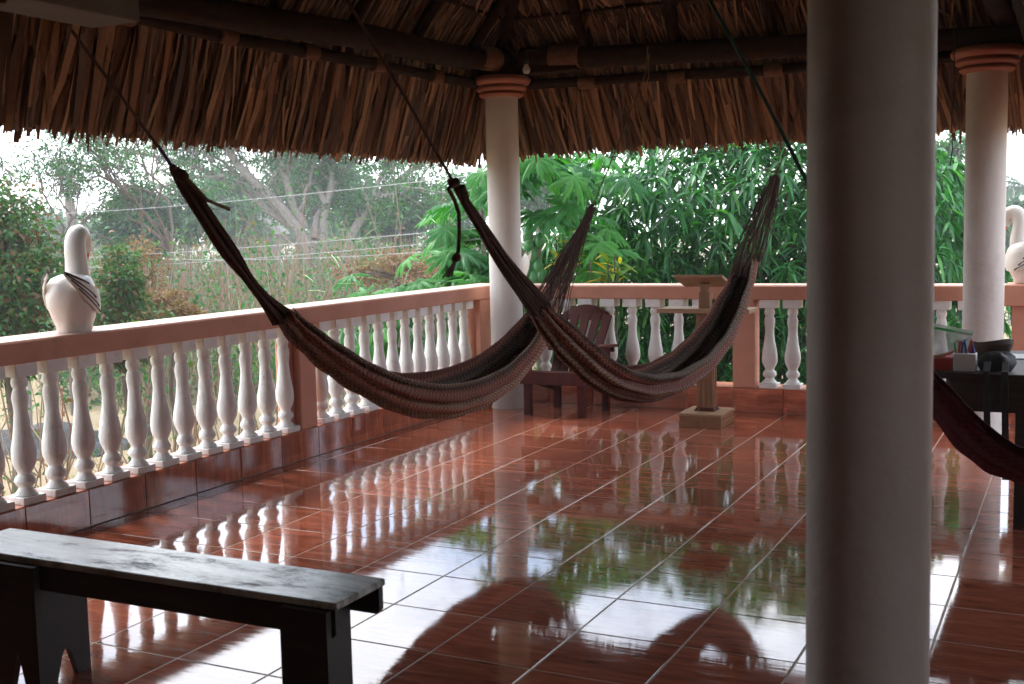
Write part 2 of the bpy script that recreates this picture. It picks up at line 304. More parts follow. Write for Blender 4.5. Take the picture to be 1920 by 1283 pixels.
def npmesh(name, V_, F_, mat, parent=None, off=None, kind=None, smooth=False):
    V_ = np.asarray(V_, np.float32); F_ = np.asarray(F_, np.int32)
    if off is None: off = np.array(wloc(parent)) if parent else np.zeros(3)
    V_ = V_ - np.asarray(off, np.float32); m = bpy.data.meshes.new(name); k = F_.shape[1]
    m.vertices.add(len(V_)); m.vertices.foreach_set('co', V_.ravel()); m.loops.add(F_.size); m.loops.foreach_set('vertex_index', F_.ravel())
    m.polygons.add(len(F_)); m.polygons.foreach_set('loop_start', np.arange(0, F_.size, k, dtype=np.int32))
    if smooth: m.polygons.foreach_set('use_smooth', np.ones(len(F_), dtype=bool))
    m.update(calc_edges=True); m.validate(); m.materials.append(mat); o = link(name, m, parent)
    if not parent: o.location = Vector(off)
    if kind: o['kind'] = kind
    return o
def unit(v): v = np.asarray(v, float); return v / (np.linalg.norm(v, axis=-1, keepdims=True) + 1e-9)

# ------------------------------------------------------------------ setting: ground
GZ = -1.7
gx = np.linspace(-1, 1, 61); gx = np.sign(gx) * np.abs(gx) ** 3 * 400
GV = []; 
for a in gx:
    for c in gx:
        X, Y = a - 10, c + 15; d = math.hypot(X, Y - 3)
        z = GZ + (0.10 * math.sin(X * 0.9) * math.cos(Y * 0.7) + 0.5 * math.sin(X * 0.05 + 1) * math.cos(Y * 0.06)) * min(1, max(0, (d - 6) / 12)); GV.append((X, Y, z))
GF = [(i * 61 + j, (i + 1) * 61 + j, (i + 1) * 61 + j + 1, i * 61 + j + 1) for i in range(60) for j in range(60)]
tag(npmesh('ground', GV, GF, MT['ground'], smooth=True), kind='structure')

# terrace slab under the tiles and its outer walls down to the ground
tb = MB(); tb.box(-2.82, 5.4, -6.9, 4.98, GZ - 0.4, -0.0015)
terrace = tb.build('terrace', MT['grout']); tag(terrace, kind='structure')

# floor: each tile in view is a part, the others one stuff part
floor = thing('floor', (0, 0, 0), kind='structure')
TS, GAP = 0.4, 0.008
def tile_mesh(name, sx, sy, t=0.012):
    q = MB(); q.box(-sx / 2, sx / 2, -sy / 2, sy / 2, -t, 0.0, 0.0012); return q.mesh(name)
TM = tile_mesh('floor_tile', TS - GAP, TS - GAP); TM.materials.append(MT['tile'])
x_in, y_in = -2.533, 4.663
cells = []
for i in range(-7, 14):
    for j in range(-17, 12):
        x0, x1 = max(i * TS, x_in), (i + 1) * TS; y0, y1 = j * TS, min((j + 1) * TS, y_in)
        if x1 - x0 < 0.03 or y1 - y0 < 0.03: continue
        c = np.array([(x0 + x1) / 2, (y0 + y1) / 2, 0]); (p, z) = proj(c)
        vis = z > 0.8 and -60 < p[0] < 1990 and p[1] < 1400
        cells.append((not vis, z, x0, x1, y0, y1))
cells.sort(); rest = MB()
cut = {}
for k, (hid, z, x0, x1, y0, y1) in enumerate(cells):
    sx, sy = x1 - x0, y1 - y0
    if hid or k >= 290:
        rest.box(x0 + GAP / 2, x1 - GAP / 2, y0 + GAP / 2, y1 - GAP / 2, -0.012, 0.0, 0.0012); continue
    key = (round(sx, 3), round(sy, 3))
    if abs(sx - TS) < 1e-6 and abs(sy - TS) < 1e-6: m = TM
    else:
        if key not in cut: cut[key] = tile_mesh('cut_floor_tile', sx - GAP, sy - GAP); cut[key].materials.append(MT['tile'])
        m = cut[key]
    o = link('tile', m, floor, ((x0 + x1) / 2, (y0 + y1) / 2, 0.0)); o.rotation_euler = (random.gauss(0, 0.0009), random.gauss(0, 0.0009), 0)
rest.build('tile', MT['tile'], floor)['kind'] = 'stuff'

# ------------------------------------------------------------------ balustrades
RT, RB, PT = 1.0, 0.893, 0.195
prof = [(0.050, 0.035), (0.058, 0.042), (0.040, 0.062), (0.034, 0.072), (0.034, 0.080), (0.046, 0.092), (0.052, 0.108), (0.046, 0.126), (0.034, 0.140), (0.034, 0.152), (0.045, 0.172), (0.056, 0.200), (0.0605, 0.232), (0.058, 0.270), (0.050, 0.318), (0.041, 0.372), (0.035, 0.424), (0.0335, 0.455), (0.0365, 0.490), (0.040, 0.518), (0.037, 0.545), (0.031, 0.560), (0.031, 0.568), (0.037, 0.580), (0.040, 0.596), (0.037, 0.613), (0.032, 0.624), (0.034, 0.632)]
def baluster_mesh(name, j):
    q = MB(); r = random.Random(j)
    q.box(-0.066, 0.066, -0.066, 0.066, 0.0, 0.037, 0.003); q.box(-0.063, 0.063, -0.063, 0.063, 0.629, 0.6975, 0.003)
    pr = [(a + r.uniform(-0.0012, 0.0012), z + r.uniform(-0.001, 0.001)) for a, z in prof]; pr[0] = prof[0]; pr[-1] = prof[-1]
    n0 = len(q.v); q.lathe((0, 0, 0), pr, 22); f1, f2 = r.uniform(0, 6), r.uniform(0, 6)
    q.v[n0:] = [(x * (1 + 0.018 * math.sin(3 * math.atan2(y, x) + z * 19 + f1) + 0.012 * math.sin(5 * math.atan2(y, x) - z * 33 + f2)), y * (1 + 0.018 * math.sin(3 * math.atan2(y, x) + z * 19 + f1)), z) for x, y, z in q.v[n0:]]; m = q.mesh(name, smooth=True); m.materials.append(MT['white']); return m
BM = [baluster_mesh('baluster', k) for k in range(9)]
def put_balusters(parent, pts):
    for k, (x, y) in enumerate(pts):
        o = link('baluster', random.choice(BM), parent, Vector((x, y, PT)) - parent.location); o.rotation_euler.z = random.choice([0, PI / 2, PI]) + random.gauss(0, 0.02)
        o.scale = (random.uniform(0.97, 1.03), random.uniform(0.97, 1.03), (RB - PT) / 0.6975)
def plinth(parent, along, y0, y1, face, back, mat, off):
    q = MB()
    if along == 'y': q.box(face - 0.012, back, y0, y1, -0.02, PT - 0.006)
    else: q.box(y0, y1, face + 0.012, back, -0.02, PT - 0.006)
    pl = q.build('plinth', MT['grout'], parent)
    k0 = math.floor((y0 - off) / TS)
    for k in range(k0, k0 + 40):
        a, c = max(y0, off + k * TS), min(y1, off + (k + 1) * TS)
        if c - a < 0.03: continue
        t = MB(); g = 0.003
        if along == 'y': t.box(face - 0.011, face, a + g, c - g, 0.004, PT - 0.004, 0.001)
        else: t.box(a + g, c - g, face, face + 0.011, 0.004, PT - 0.004, 0.001)
        c0 = np.array([face, (a + c) / 2, PT / 2]) if along == 'y' else np.array([(a + c) / 2, face, PT / 2])
        m = t.mesh('plinth_tile', c0); m.materials.append(mat); link('tile', m, pl, Vector(c0) - wloc(pl))
    t = MB()
    if along == 'y': t.box(back, face - 0.0105, y0, y1, PT - 0.006, PT + 0.0005, 0.001)
    else: t.box(y0, y1, face + 0.0105, back, PT - 0.006, PT + 0.0005, 0.001)
    t.build('coping', MT['terra'], pl)
LB = thing('balustrade', (-2.68, 1.5, 0), 'salmon balustrade with white balusters receding along the left side, carrying the neck-forward swan', 'balustrade')
def rail(parent, x0, x1, y0, y1, ax):
    q = MB(); q.box(x0, x1, y0, y1, RB, RT, 0.006); o = q.build('handrail', MT['pink'], parent)
    q = MB()
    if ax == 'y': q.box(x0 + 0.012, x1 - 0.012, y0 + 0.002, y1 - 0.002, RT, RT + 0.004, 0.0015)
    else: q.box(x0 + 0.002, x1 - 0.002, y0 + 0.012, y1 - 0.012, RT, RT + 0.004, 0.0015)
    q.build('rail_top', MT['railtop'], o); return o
rail(LB, -2.835, -2.53, -1.145, 4.955, 'y')
put_balusters(LB, [(-2.618, -0.262 + 0.189 * k) for k in range(-4, 12)] + [(-2.618, 2.205 + 0.1875 * k) for k in range(12)])
plinth(LB, 'y', -1.145, 4.64, -2.533, -2.835, MT['tile_side'], 0.055)
for (a, c) in ((1.885, 2.065), (4.43, 4.64)):
    q = MB(); q.box(-2.70, -2.542, a, c, PT, RB, 0.006); q.build('post', MT['pink'], LB)
    q = MB(); q.lathe((-2.66, a + 0.02, PT), [(0.07, 0), (0.07, RB - PT)], 20); q.build('rounded_post_edge', MT['pink'], LB, True)
BB = thing('balustrade', (0, 4.8, 0), 'salmon balustrade with white balusters along the back, behind the chair and lectern', 'balustrade')
rail(BB, -2.525, 5.2, 4.65, 4.955, 'x')
put_balusters(BB, [(-2.08 + 0.199 * k, 4.737) for k in range(8)] + [(-0.144 + 0.181 * k, 4.737) for k in range(9)] + [(1.93 + 0.185 * k, 4.737) for k in range(16)])
plinth(BB, 'x', -2.50, 5.2, 4.663, 4.955, MT['tile_back'], -0.02)
for (a, c) in ((-0.42, -0.245), (1.60, 1.80)):
    q = MB(); q.box(a, c, 4.662, 4.82, PT, RB, 0.006); q.build('post', MT['pink'], BB)
q = MB(); q.box(1.55, 1.86, 4.62, 4.99, RT - 0.14, RT + 0.01, 0.006); q.build('pedestal', MT['pink'], BB)

# ------------------------------------------------------------------ columns
def column(x, y, r, top, label, cz=2.59):
    t = thing('column', (x, y, 0), label, 'column', 'round columns under the thatch')
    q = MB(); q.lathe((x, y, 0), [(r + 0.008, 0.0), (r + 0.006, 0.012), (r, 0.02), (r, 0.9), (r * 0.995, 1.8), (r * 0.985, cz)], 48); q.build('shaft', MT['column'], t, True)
    cap = thing('capital', (0, 0, cz)); cap.parent = t
    z = cz
    for rr, h in ((r * 1.36, 0.046), (r * 1.55, 0.05), (r * 1.78, 0.07)):
        pr = [(rr - 0.03, z - 0.001)] + [(rr - 0.022 + 0.022 * math.sin(PI * k / 8), z + h * (0.02 + 0.96 * k / 8)) for k in range(9)] + [(rr - 0.04, z + h - 0.001)]
        q = MB(); q.lathe((x, y, 0), pr, 48); m = q.mesh('ring', (x, y, cz), True); m.materials.append(MT['terra']); link('ring', m, cap); z += h
    return t
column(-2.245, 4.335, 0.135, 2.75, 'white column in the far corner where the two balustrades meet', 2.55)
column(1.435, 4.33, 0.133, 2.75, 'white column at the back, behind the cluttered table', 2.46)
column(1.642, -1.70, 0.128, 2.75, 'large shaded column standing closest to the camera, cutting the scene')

# ------------------------------------------------------------------ thatched roof
ROOF = thing('thatched_roof', (-0.35, 1.3, 2.6), 'steep palm-thatched roof with ragged hanging eaves over the terrace', 'thatched roof')
BX0, BX1, BY0, BY1 = -2.24, 1.53, -1.72, 4.33
SL = math.radians(50); CS, SN = math.cos(SL), math.sin(SL); ZB = 3.03           # thatch underside height above the beams
def beam(p, r0, r1, name='ring_beam', n=7, jit=0.012):
    a, c = np.array(p[0], float), np.array(p[1], float); pts = [a + (c - a) * k / (n - 1) + rng.normal(0, jit, 3) * (0 < k < n - 1) for k in range(n)]
    q = MB(); q.tube(pts, [r0 + (r1 - r0) * k / (n - 1) + random.uniform(-0.004, 0.004) for k in range(n)], 14); return q.build(name, MT['pole'], ROOF, True)
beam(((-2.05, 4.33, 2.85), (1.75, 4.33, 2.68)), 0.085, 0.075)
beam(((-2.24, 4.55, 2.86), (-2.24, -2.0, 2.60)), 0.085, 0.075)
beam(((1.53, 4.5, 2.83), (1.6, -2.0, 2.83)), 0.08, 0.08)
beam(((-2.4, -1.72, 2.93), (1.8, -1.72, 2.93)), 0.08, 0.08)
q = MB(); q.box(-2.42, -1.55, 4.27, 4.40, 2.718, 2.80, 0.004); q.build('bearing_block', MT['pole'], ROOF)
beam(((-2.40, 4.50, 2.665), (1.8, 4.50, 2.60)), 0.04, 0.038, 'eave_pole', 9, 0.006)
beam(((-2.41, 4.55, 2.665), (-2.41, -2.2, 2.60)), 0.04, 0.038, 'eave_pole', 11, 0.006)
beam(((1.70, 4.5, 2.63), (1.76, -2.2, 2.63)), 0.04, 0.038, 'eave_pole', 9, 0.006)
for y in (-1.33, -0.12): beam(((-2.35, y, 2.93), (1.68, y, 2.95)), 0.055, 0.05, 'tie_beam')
def wrap(c, ax, r, ln):
    c = np.array(c, float); ax = unit(ax); n = max(3, int(ln / 0.012)); q = MB()
    pts = [c + ax * (k / (2 * n) - 0.5) * ln for k in range(2 * n + 1)]
    q.tube(pts, [r + (0.004 if k % 2 else 0.0) for k in range(2 * n + 1)], 16); return q.build('rope_binding', MT['wrap'], ROOF, True)
wrap((-1.66, 4.33, 2.832), (1, 0, -0.045), 0.093, 0.26); wrap((-2.24, 4.06, 2.838), (0, 1, 0.04), 0.093, 0.28)
for x in (-1.55, -0.80, -0.05, 0.70): wrap((x, 4.50, 2.652 - 0.0155 * (x + 2.4)), (1, 0, 0), 0.047, 0.14)
for y in (3.55, 2.75, 1.95, 1.15, 0.35, -0.45): wrap((-2.41, y, 2.665 - 0.0097 * (4.55 - y)), (0, 1, 0), 0.047, 0.13)
# planes: origin on the beam line, along vector, outward vector
PL = {'back': (np.array([BX0, BY1, ZB]), np.array([1.0, 0, 0]), np.array([0, 1.0, 0]), BX1 - BX0),
      'left': (np.array([BX0, BY0, ZB]), np.array([0, 1.0, 0]), np.array([-1.0, 0, 0]), BY1 - BY0),
      'right': (np.array([BX1, BY1, ZB]), np.array([0, -1.0, 0]), np.array([1.0, 0, 0]), BY1 - BY0),
      'near': (np.array([BX1, BY0, ZB]), np.array([-1.0, 0, 0]), np.array([0, -1.0, 0]), BX1 - BX0)}
down = lambda O: O * CS + np.array([0, 0, -SN])
inn = lambda O: -O * SN + np.array([0, 0, -CS])                                   # normal of the underside, into the room
# rafters (each one a pole) and thatch battens
for nm, (P, A, O, ln) in PL.items():
    D_, N_ = down(O), inn(O)
    pos = [0.745 + 0.735 * k for k in range(10)] if nm == 'back' else [0.42 + 0.8 * k for k in range(10)]
    for s in pos:
        if s > ln - 0.3: continue
        up = min(1.9 / CS, min(s, ln - s) / CS)
        jit = rng.normal(0, 0.01, 3); q = MB(); a = P + A * s + N_ * 0.055
        if nm == 'left': a = P + A * (ln - s) + N_ * 0.055
        q.tube([a + D_ * 0.30, a + jit, a - D_ * up], [0.036, 0.04, 0.035], 12); q.build('rafter', MT['pole'], ROOF, True)
    for sg in (0.16, 0.34, 0.52, 0.72):
        q = MB(); s0, s1 = sg * CS, ln - sg * CS
        if s1 - s0 < 0.4: continue
        q.tube([P + A * (s0 + (s1 - s0) * k / 8) - D_ * sg + N_ * (0.012 + random.uniform(-0.006, 0.006)) for k in range(9)], 0.013, 8); q.build('batten', MT['pole'], ROOF, True)
for cx, cy, ox, oy in ((BX0, BY1, -1, 1), (BX1, BY1, 1, 1)):                         # hip rafters
    a = np.array([cx, cy, ZB - 0.06]); o2 = np.array([ox, oy, 0.0]); dv = o2 * CS + np.array([0, 0, -SN]); q = MB(); q.tube([a + dv * 0.22, a, a - dv * 2.2], [0.045, 0.05, 0.045], 12); q.build('hip_rafter', MT['pole'], ROOF, True)
# solid thatch bed
EAVE = 0.60                                                                       # slope length of the bed beyond the beam
bed = MB(); rise = (BX1 - BX0) / 2
def ringpts(e, dz): o = e * CS; z = ZB - e * SN + dz; return [(BX0 - o, BY0 - o, z), (BX1 + o, BY0 - o, z), (BX1 + o, BY1 + o, z), (BX0 - o, BY1 + o, z)]
zr = ZB + rise / CS * SN
V_ = ringpts(EAVE, 0) + [(BX0 + rise, BY0 + rise, zr), (BX0 + rise, BY1 - rise, zr)] + ringpts(EAVE, 0.26) + [(BX0 + rise, BY0 + rise, zr + 0.3), (BX0 + rise, BY1 - rise, zr + 0.3)]
F_ = [(0, 1, 4), (1, 2, 5, 4), (2, 3, 5), (3, 0, 4, 5)]; F_ = F_ + [tuple(i + 6 for i in f[::-1]) for f in F_] + [(k, (k + 1) % 4, (k + 1) % 4 + 6, k + 6) for k in range(4)]
bed.add(V_, F_); bed.build('thatch_bed', MT['thatchbed'], ROOF)
# leaf blades
HANG, TIPZ = math.radians(73), 2.10
def blades(P, A, O, ln, n, s_lo, s_hi, L_lo, L_hi, w_lo, w_hi, lean, off_lo, off_hi, ext=0.0, tip=None, sag=0.03, hang=False):
    s = rng.uniform(s_lo, s_hi, n); Ls = rng.uniform(L_lo, L_hi, n)
    if tip is not None: Ls = np.maximum(0.12, (P[2] - SN * s - tip + rng.normal(0, 0.016, n) + np.where(rng.random(n) < 0.05, 0.05, 0)) / math.sin(HANG))
    lo = -np.maximum(s, 0) * CS * ext; hi = ln + np.maximum(s, 0) * CS * ext
    lo = np.where(s < 0, -s * CS, lo); hi = np.where(s < 0, ln + s * CS, hi)
    a = lo + (hi - lo) * rng.random(n); D_, N_ = down(O), inn(O); DS = D_; D_ = O * math.cos(HANG) + np.array([0, 0, -math.sin(HANG)]) if hang else D_
    if hang: N_ = -O * math.sin(HANG) + np.array([0, 0, -math.cos(HANG)])
    le = lean + rng.normal(0, 0.09, n) + np.where(rng.random(n) < 0.05, rng.normal(0, 0.35, n), 0)
    d = D_[None] * np.cos(le)[:, None] + A[None] * np.sin(le)[:, None]; side = A[None] * np.cos(le)[:, None] - D_[None] * np.sin(le)[:, None]
    tw = rng.normal(0, 0.45, n); side = side * np.cos(tw)[:, None] + N_[None] * np.sin(tw)[:, None]
    b0 = P + A * a[:, None] + DS * s[:, None] + N_ * rng.uniform(off_lo, off_hi, n)[:, None]
    w = rng.uniform(w_lo, w_hi, n); bow = rng.normal(0.0, 0.012, n); sg = rng.uniform(0, sag, n); cv = rng.normal(0, 0.02, n)
    return b0, d, side, Ls, w, bow, sg, cv, N_, A
TT = np.array([0, 0.34, 0.68, 1.0]); WW = np.array([0.75, 1.0, 0.9, 0.55])
def blade_geo(bl):
    b0, d, side, Ls, w, bow, sg, cv, N_, A = bl; n = len(Ls); V_ = np.zeros((n, 4, 2, 3))
    for k in range(4):
        t = TT[k]; c = b0 + d * (Ls * t)[:, None] + N_ * (bow * 4 * t * (1 - t))[:, None] + np.array([0, 0, -1.0]) * (sg * t * t)[:, None] + A * (cv * 4 * t * (1 - t))[:, None]
        V_[:, k, 0] = c - side * (w * WW[k] / 2)[:, None]; V_[:, k, 1] = c + side * (w * WW[k] / 2)[:, None]
    return V_
BF = np.array([(2 * k, 2 * k + 1, 2 * k + 3, 2 * k + 2) for k in range(3)])
TIP = 1.19
allb = []
for nm, (P, A, O, ln) in PL.items():
    dens = {'back': 1.0, 'left': 1.0, 'right': 0.6, 'near': 0.25}[nm]
    lean = {'back': 0.13, 'left': 0.02, 'right': 0.1, 'near': 0.0}[nm]
    tz = {'back': 2.115, 'left': 2.045, 'right': 2.12, 'near': 2.1}[nm]
    allb.append((nm, blade_geo(blades(P, A, O, ln, int(ln * 150 * dens), 0.28, 0.40, 0, 0, 0.024, 0.062, lean, -0.01, 0.03, 1.0, tz, 0.0, True))))
    allb.append((nm, blade_geo(blades(P, A, O, ln, int(ln * 190 * dens), 0.36, 0.60, 0, 0, 0.014, 0.042, lean, -0.05, 0.02, 1.0, tz, 0.0, True))))
    allb.append((nm, blade_geo(blades(P, A, O, ln, int(ln * 90 * dens), 0.29, 0.42, 0.2, 0.5, 0.012, 0.038, lean, 0.02, 0.05, 1.0, None, 0.02, True))))
    allb.append((nm, blade_geo(blades(P, A, O, ln, int(ln * 260 * dens), 0.5, 0.66, 0, 0, 0.006, 0.022, lean, -0.09, 0.0, 1.0, tz + 0.012, 0.0, True))))
    allb.append((nm, blade_geo(blades(P, A, O, ln, int(ln * 150 * dens), -0.16, 0.08, 0.34, 0.44, 0.008, 0.022, lean, 0.0, 0.02, 1.0))))
    allb.append((nm, blade_geo(blades(P, A, O, ln, int(ln * 60 * dens), 0.4, 0.6, 0, 0, 0.003, 0.009, lean, -0.03, 0.05, 1.0, tz - 0.03, 0.0, True))))
    for r0 in (-0.34, -0.52, -0.72, -0.95, -1.2):
        allb.append((nm, blade_geo(blades(P, A, O, ln, int(ln * 26 * dens), r0 - 0.01, r0 + 0.01, 0.15, 0.19, 0.022, 0.036, lean * 0.8, 0.0, 0.012))))
for cx, cy, t0 in ((BX0, BY1, 90.0), (BX1, BY1, 0.0)):
    for th in np.radians(np.linspace(t0, t0 + 90, 13)):
        O = np.array([math.cos(th), math.sin(th), 0.0]); A = np.array([-O[1], O[0], 0.0])
        allb.append(('hip', blade_geo(blades(np.array([cx, cy, ZB]), A, O, 0.03, 9, 0.34, 0.62, 0, 0, 0.015, 0.045, rng.normal(0, 0.06), -0.03, 0.05, 0.12, 2.09, 0.0, True))))
VB = np.concatenate([g for _, g in allb]).reshape(-1, 8, 3)
cen = VB.mean(1); pc, zc = proj(cen); tipz = VB[:, 6:8].mean(1)
inview = (zc > 0.5) & (pc[:, 0] > 10) & (pc[:, 0] < 1500) & (pc[:, 1] > 60)
size = np.linalg.norm(VB[:, 7] - VB[:, 0], axis=1) * np.linalg.norm(VB[:, 3] - VB[:, 2], axis=1) / zc ** 2
inner = ((cen - np.array([-0.35, 1.3, 0])) * 1.0); size = np.where(inview, size, 0)
cand = np.argsort(-size)[:900]; part_ids = rng.permutation(cand)[:296]; mask = np.ones(len(VB), bool); mask[part_ids] = False
VR = VB[mask]; npmesh('thatch', VR.reshape(-1, 3), (BF[None] + (np.arange(len(VR)) * 8)[:, None, None]).reshape(-1, 4), MT['thatch'], ROOF, kind='stuff')
for k in part_ids:
    c = VB[k].mean(0); m = bpy.data.meshes.new('palm_blade'); m.from_pydata([tuple(p - c) for p in VB[k]], [], [tuple(f) for f in BF]); m.materials.append(MT['thatch'])
    link('palm_leaf', m, ROOF, Vector(c) - ROOF.location)

t = thing('hanging_cord', atd(1790, 200, 6.4), 'thin dark cord dangling in the gap left of the back right column', 'cord')
q = MB(); q.tube([atd(x, y, 6.4) for x, y in ((1790, -60), (1788, 40), (1790, 150), (1784, 220), (1786, 280), (1781, 312))], 0.0035, 6); q.build('cord', MT['black'], t)
# light bulb below the corner beam
bp = atd(987, 130, 8.55); t = thing('light_bulb', bp, 'small unlit bulb hanging below the corner beam beside the capital', 'light bulb')
q = MB(); q.lathe(bp, [(0.002, -0.035), (0.016, -0.033), (0.026, -0.02), (0.029, -0.004), (0.024, 0.014), (0.014, 0.03), (0.012, 0.036)], 16); q.build('glass', MT['bulb'], t, True)
q = MB(); q.lathe(bp, [(0.015, 0.034), (0.017, 0.04), (0.017, 0.075), (0.008, 0.085)], 14); q.build('socket', MT['black'], t, True)
q = MB(); q.tube([bp + np.array([0, 0, 0.08]), bp + np.array([0, 0.01, 0.13]), bp + np.array([-0.04, 0.1, 0.16]), bp + np.array([-0.12, 0.45, 0.2])], 0.003, 6); q.build('wire', MT['black'], t)

# ------------------------------------------------------------------ concrete beam and unseen house shaped to block light behind the camera
bz = 2.146
cb = MB(); cb.box(-0.775, -0.572, -6.6, -1.452, bz, bz + 0.30, 0.004); tag(cb.build('concrete_beam', MT['concrete'], base=(-0.67, -4, bz)), 'plain concrete beam end jutting in at the upper left under the thatch', 'beam')
hs = thing('house', (1.5, -6.8, 0), 'unseen house with a flat concrete roof, shaped to shade the terrace', 'house')
q = MB(); q.box(-2.8, 6.0, -7.1, -6.9, GZ, 2.9); q.build('wall', MT['wall'], hs)
q = MB(); q.box(-3.1, 6.2, -7.2, -2.13, 2.452, 2.62); q.build('roof', MT['concrete'], hs)  # unseen roof, run up to the thatch to shut out skylight
q = MB(); q.box(1.95, 6.2, -2.125, 2.2, 2.452, 2.62); q.build('unseen_porch_roof', MT['concrete'], hs)  # unseen slab, extended to keep skylight off the right side
q = MB(); q.box(4.2, 4.4, -6.89, -3.2, 0.0, 2.45); q.box(4.2, 4.4, -2.5, 2.2, 0.0, 2.45); q.build('unseen_side_wall', MT['wall'], hs)  # unseen walls blocking side light, with a gap left for fill light
q = MB(); q.box(-2.8, -2.56, -6.89, -2.36, 0.0, 2.45); q.box(-2.8, -2.56, -2.36, -1.15, 0.0, 2.2); q.build('unseen_side_wall', MT['wall'], hs)  # out of view, added to block light from the near left
q = MB(); q.box(-2.56, 4.2, -5.2, -5.05, 0.0, 2.45); q.build('unseen_front_wall', MT['wall'], hs)  # unseen wall added to close off light from behind the camera

# ------------------------------------------------------------------ hammocks
def plane_of(P0, P1):
    n = np.cross(np.asarray(P1) - np.asarray(P0), [0, 0, 1.0]); n = unit(n)
    if n @ (CAM - np.asarray(P0)) < 0: n = -n
    return np.asarray(P0), n
def onpl(x, y, pl): d = ray(x, y); return CAM + d * (((pl[0] - CAM) @ pl[1]) / (d @ pl[1]))
def resample(pts, n):
    pts = np.asarray(pts, float); t = np.r_[0, np.cumsum(np.linalg.norm(np.diff(pts, axis=0), axis=1))]; t /= t[-1]; u = np.linspace(0, 1, n)
    o = np.stack([np.interp(u, t, pts[:, k]) for k in range(pts.shape[1])], 1)
    for _ in range(3): o[1:-1] = 0.25 * o[:-2] + 0.5 * o[1:-1] + 0.25 * o[2:]
    return o
def hammock(name, pl, up, lo, mat, width, label, folds=6.3, amp=0.026, NU=110, NT=80, far=1.0, front=0.74):
    UPX, LOX = resample(up, NU), resample(lo, NU)
    t = thing(name, onpl(*LOX[NU // 2], pl), label, 'hammock')
    V_ = []; UVs = []; acc = 0; prev = None; rr_ = np.random.default_rng(3).random(NT)
    for i in range(NU):
        u = i / (NU - 1); a = onpl(*UPX[i], pl); c = onpl(*LOX[i], pl); e = a - c
        if prev is not None: acc += np.linalg.norm(c - prev)
        j = min(i + 1, NU - 1); tdir = unit(onpl(*LOX[j], pl) - onpl(*LOX[j - 1], pl))
        prev = c; w = width * (0.25 + 0.75 * math.sin(PI * min(1, max(0, 0.06 + 0.88 * u))) ** 0.8); ee = unit(e)
        for k in range(NT):
            s = k / (NT - 1)
            if s < 0.55: q = s / 0.55; h = far * (1 - math.sin(q * PI / 2)); x = -math.cos(q * PI / 2)
            else: q = (s - 0.55) / 0.45; h = front * (1 - math.cos(q * PI / 2)); x = math.sin(q * PI / 2)
            ph = PI * folds * s + 0.5 * math.sin(3.1 * u + 1) + 0.2 * math.sin(9 * u)
            f = amp * (0.35 + 0.65 * math.sin(PI * u)) * (1.7 * abs(math.sin(ph)) - 0.9 + 0.25 * math.sin(3.3 * ph + 4 * u)) + 0.003 * math.sin(60 * u + 9 * s)
            nx, nh = (x, h - 0.7); nn = math.hypot(nx, nh) + 1e-6
            ed = min(i, NU - 1 - i); rag = 0.0 if ed > 3 else (3 - ed) / 3 * 0.05 * (rr_[k] - 0.35) * (1 if i > 9 else -1)
            p = c + e * h + tdir * rag + pl[1] * (w * x) + (pl[1] * nx / nn + ee * nh / nn) * f; V_.append(p); UVs.append((acc, s * 1.15))
    F_ = [(i * NT + k, (i + 1) * NT + k, (i + 1) * NT + k + 1, i * NT + k + 1) for i in range(NU - 1) for k in range(NT - 1)]
    o = npmesh('body', V_, F_, mat, t, smooth=True); uvl = o.data.uv_layers.new(name='UVMap'); li = np.zeros(len(o.data.loops), np.int32); o.data.loops.foreach_get('vertex_index', li)
    uvl.data.foreach_set('uv', np.asarray(UVs, np.float32)[li].ravel()); md = o.modifiers.new('thickness', 'SOLIDIFY'); md.thickness = 0.006; md.offset = 0
    return t
def strings(t, pl, line, widths, n, r=0.0035, spread=0.05, mat='rope'):
    ln = resample(line, 14); ws = np.interp(np.linspace(0, 1, 14), np.linspace(0, 1, len(widths)), widths); q = MB(); V_ = []
    for j in range(n):
        fj = rng.uniform(-0.5, 0.5); dj = rng.normal(0, 0.5); pts = []
        for i in range(14):
            d = unit(ln[min(i + 1, 13)] - ln[max(0, i - 1)]); nrm = np.array([-d[1], d[0]])
            p = onpl(*(ln[i] + nrm * ws[i] * (fj + 0.04 * math.sin(i * 0.9 + j))), pl); pts.append(p + pl[1] * dj * spread * ws[i] / max(widths))
        q.tube(pts, r, 5)
    return q.build('end_strings', MT[mat], t, True)
def rope(t, pts, r=0.006, mat='rope', name='rope'): q = MB(); q.tube(pts, r, 8); return q.build(name, MT[mat], t, True)
def knot(t, p, r, mat='rope'):
    q = MB(); p = np.asarray(p)
    for k in range(4):
        d = unit(rng.normal(0, 1, 3)) * r * 0.35; q.lathe(p + d, [(0.001, -r * 0.75), (r * 0.55, -r * 0.5), (r * 0.75, 0), (r * 0.55, r * 0.5), (0.001, r * 0.75)], 10)
    return q.build('knot', MT[mat], t, True)
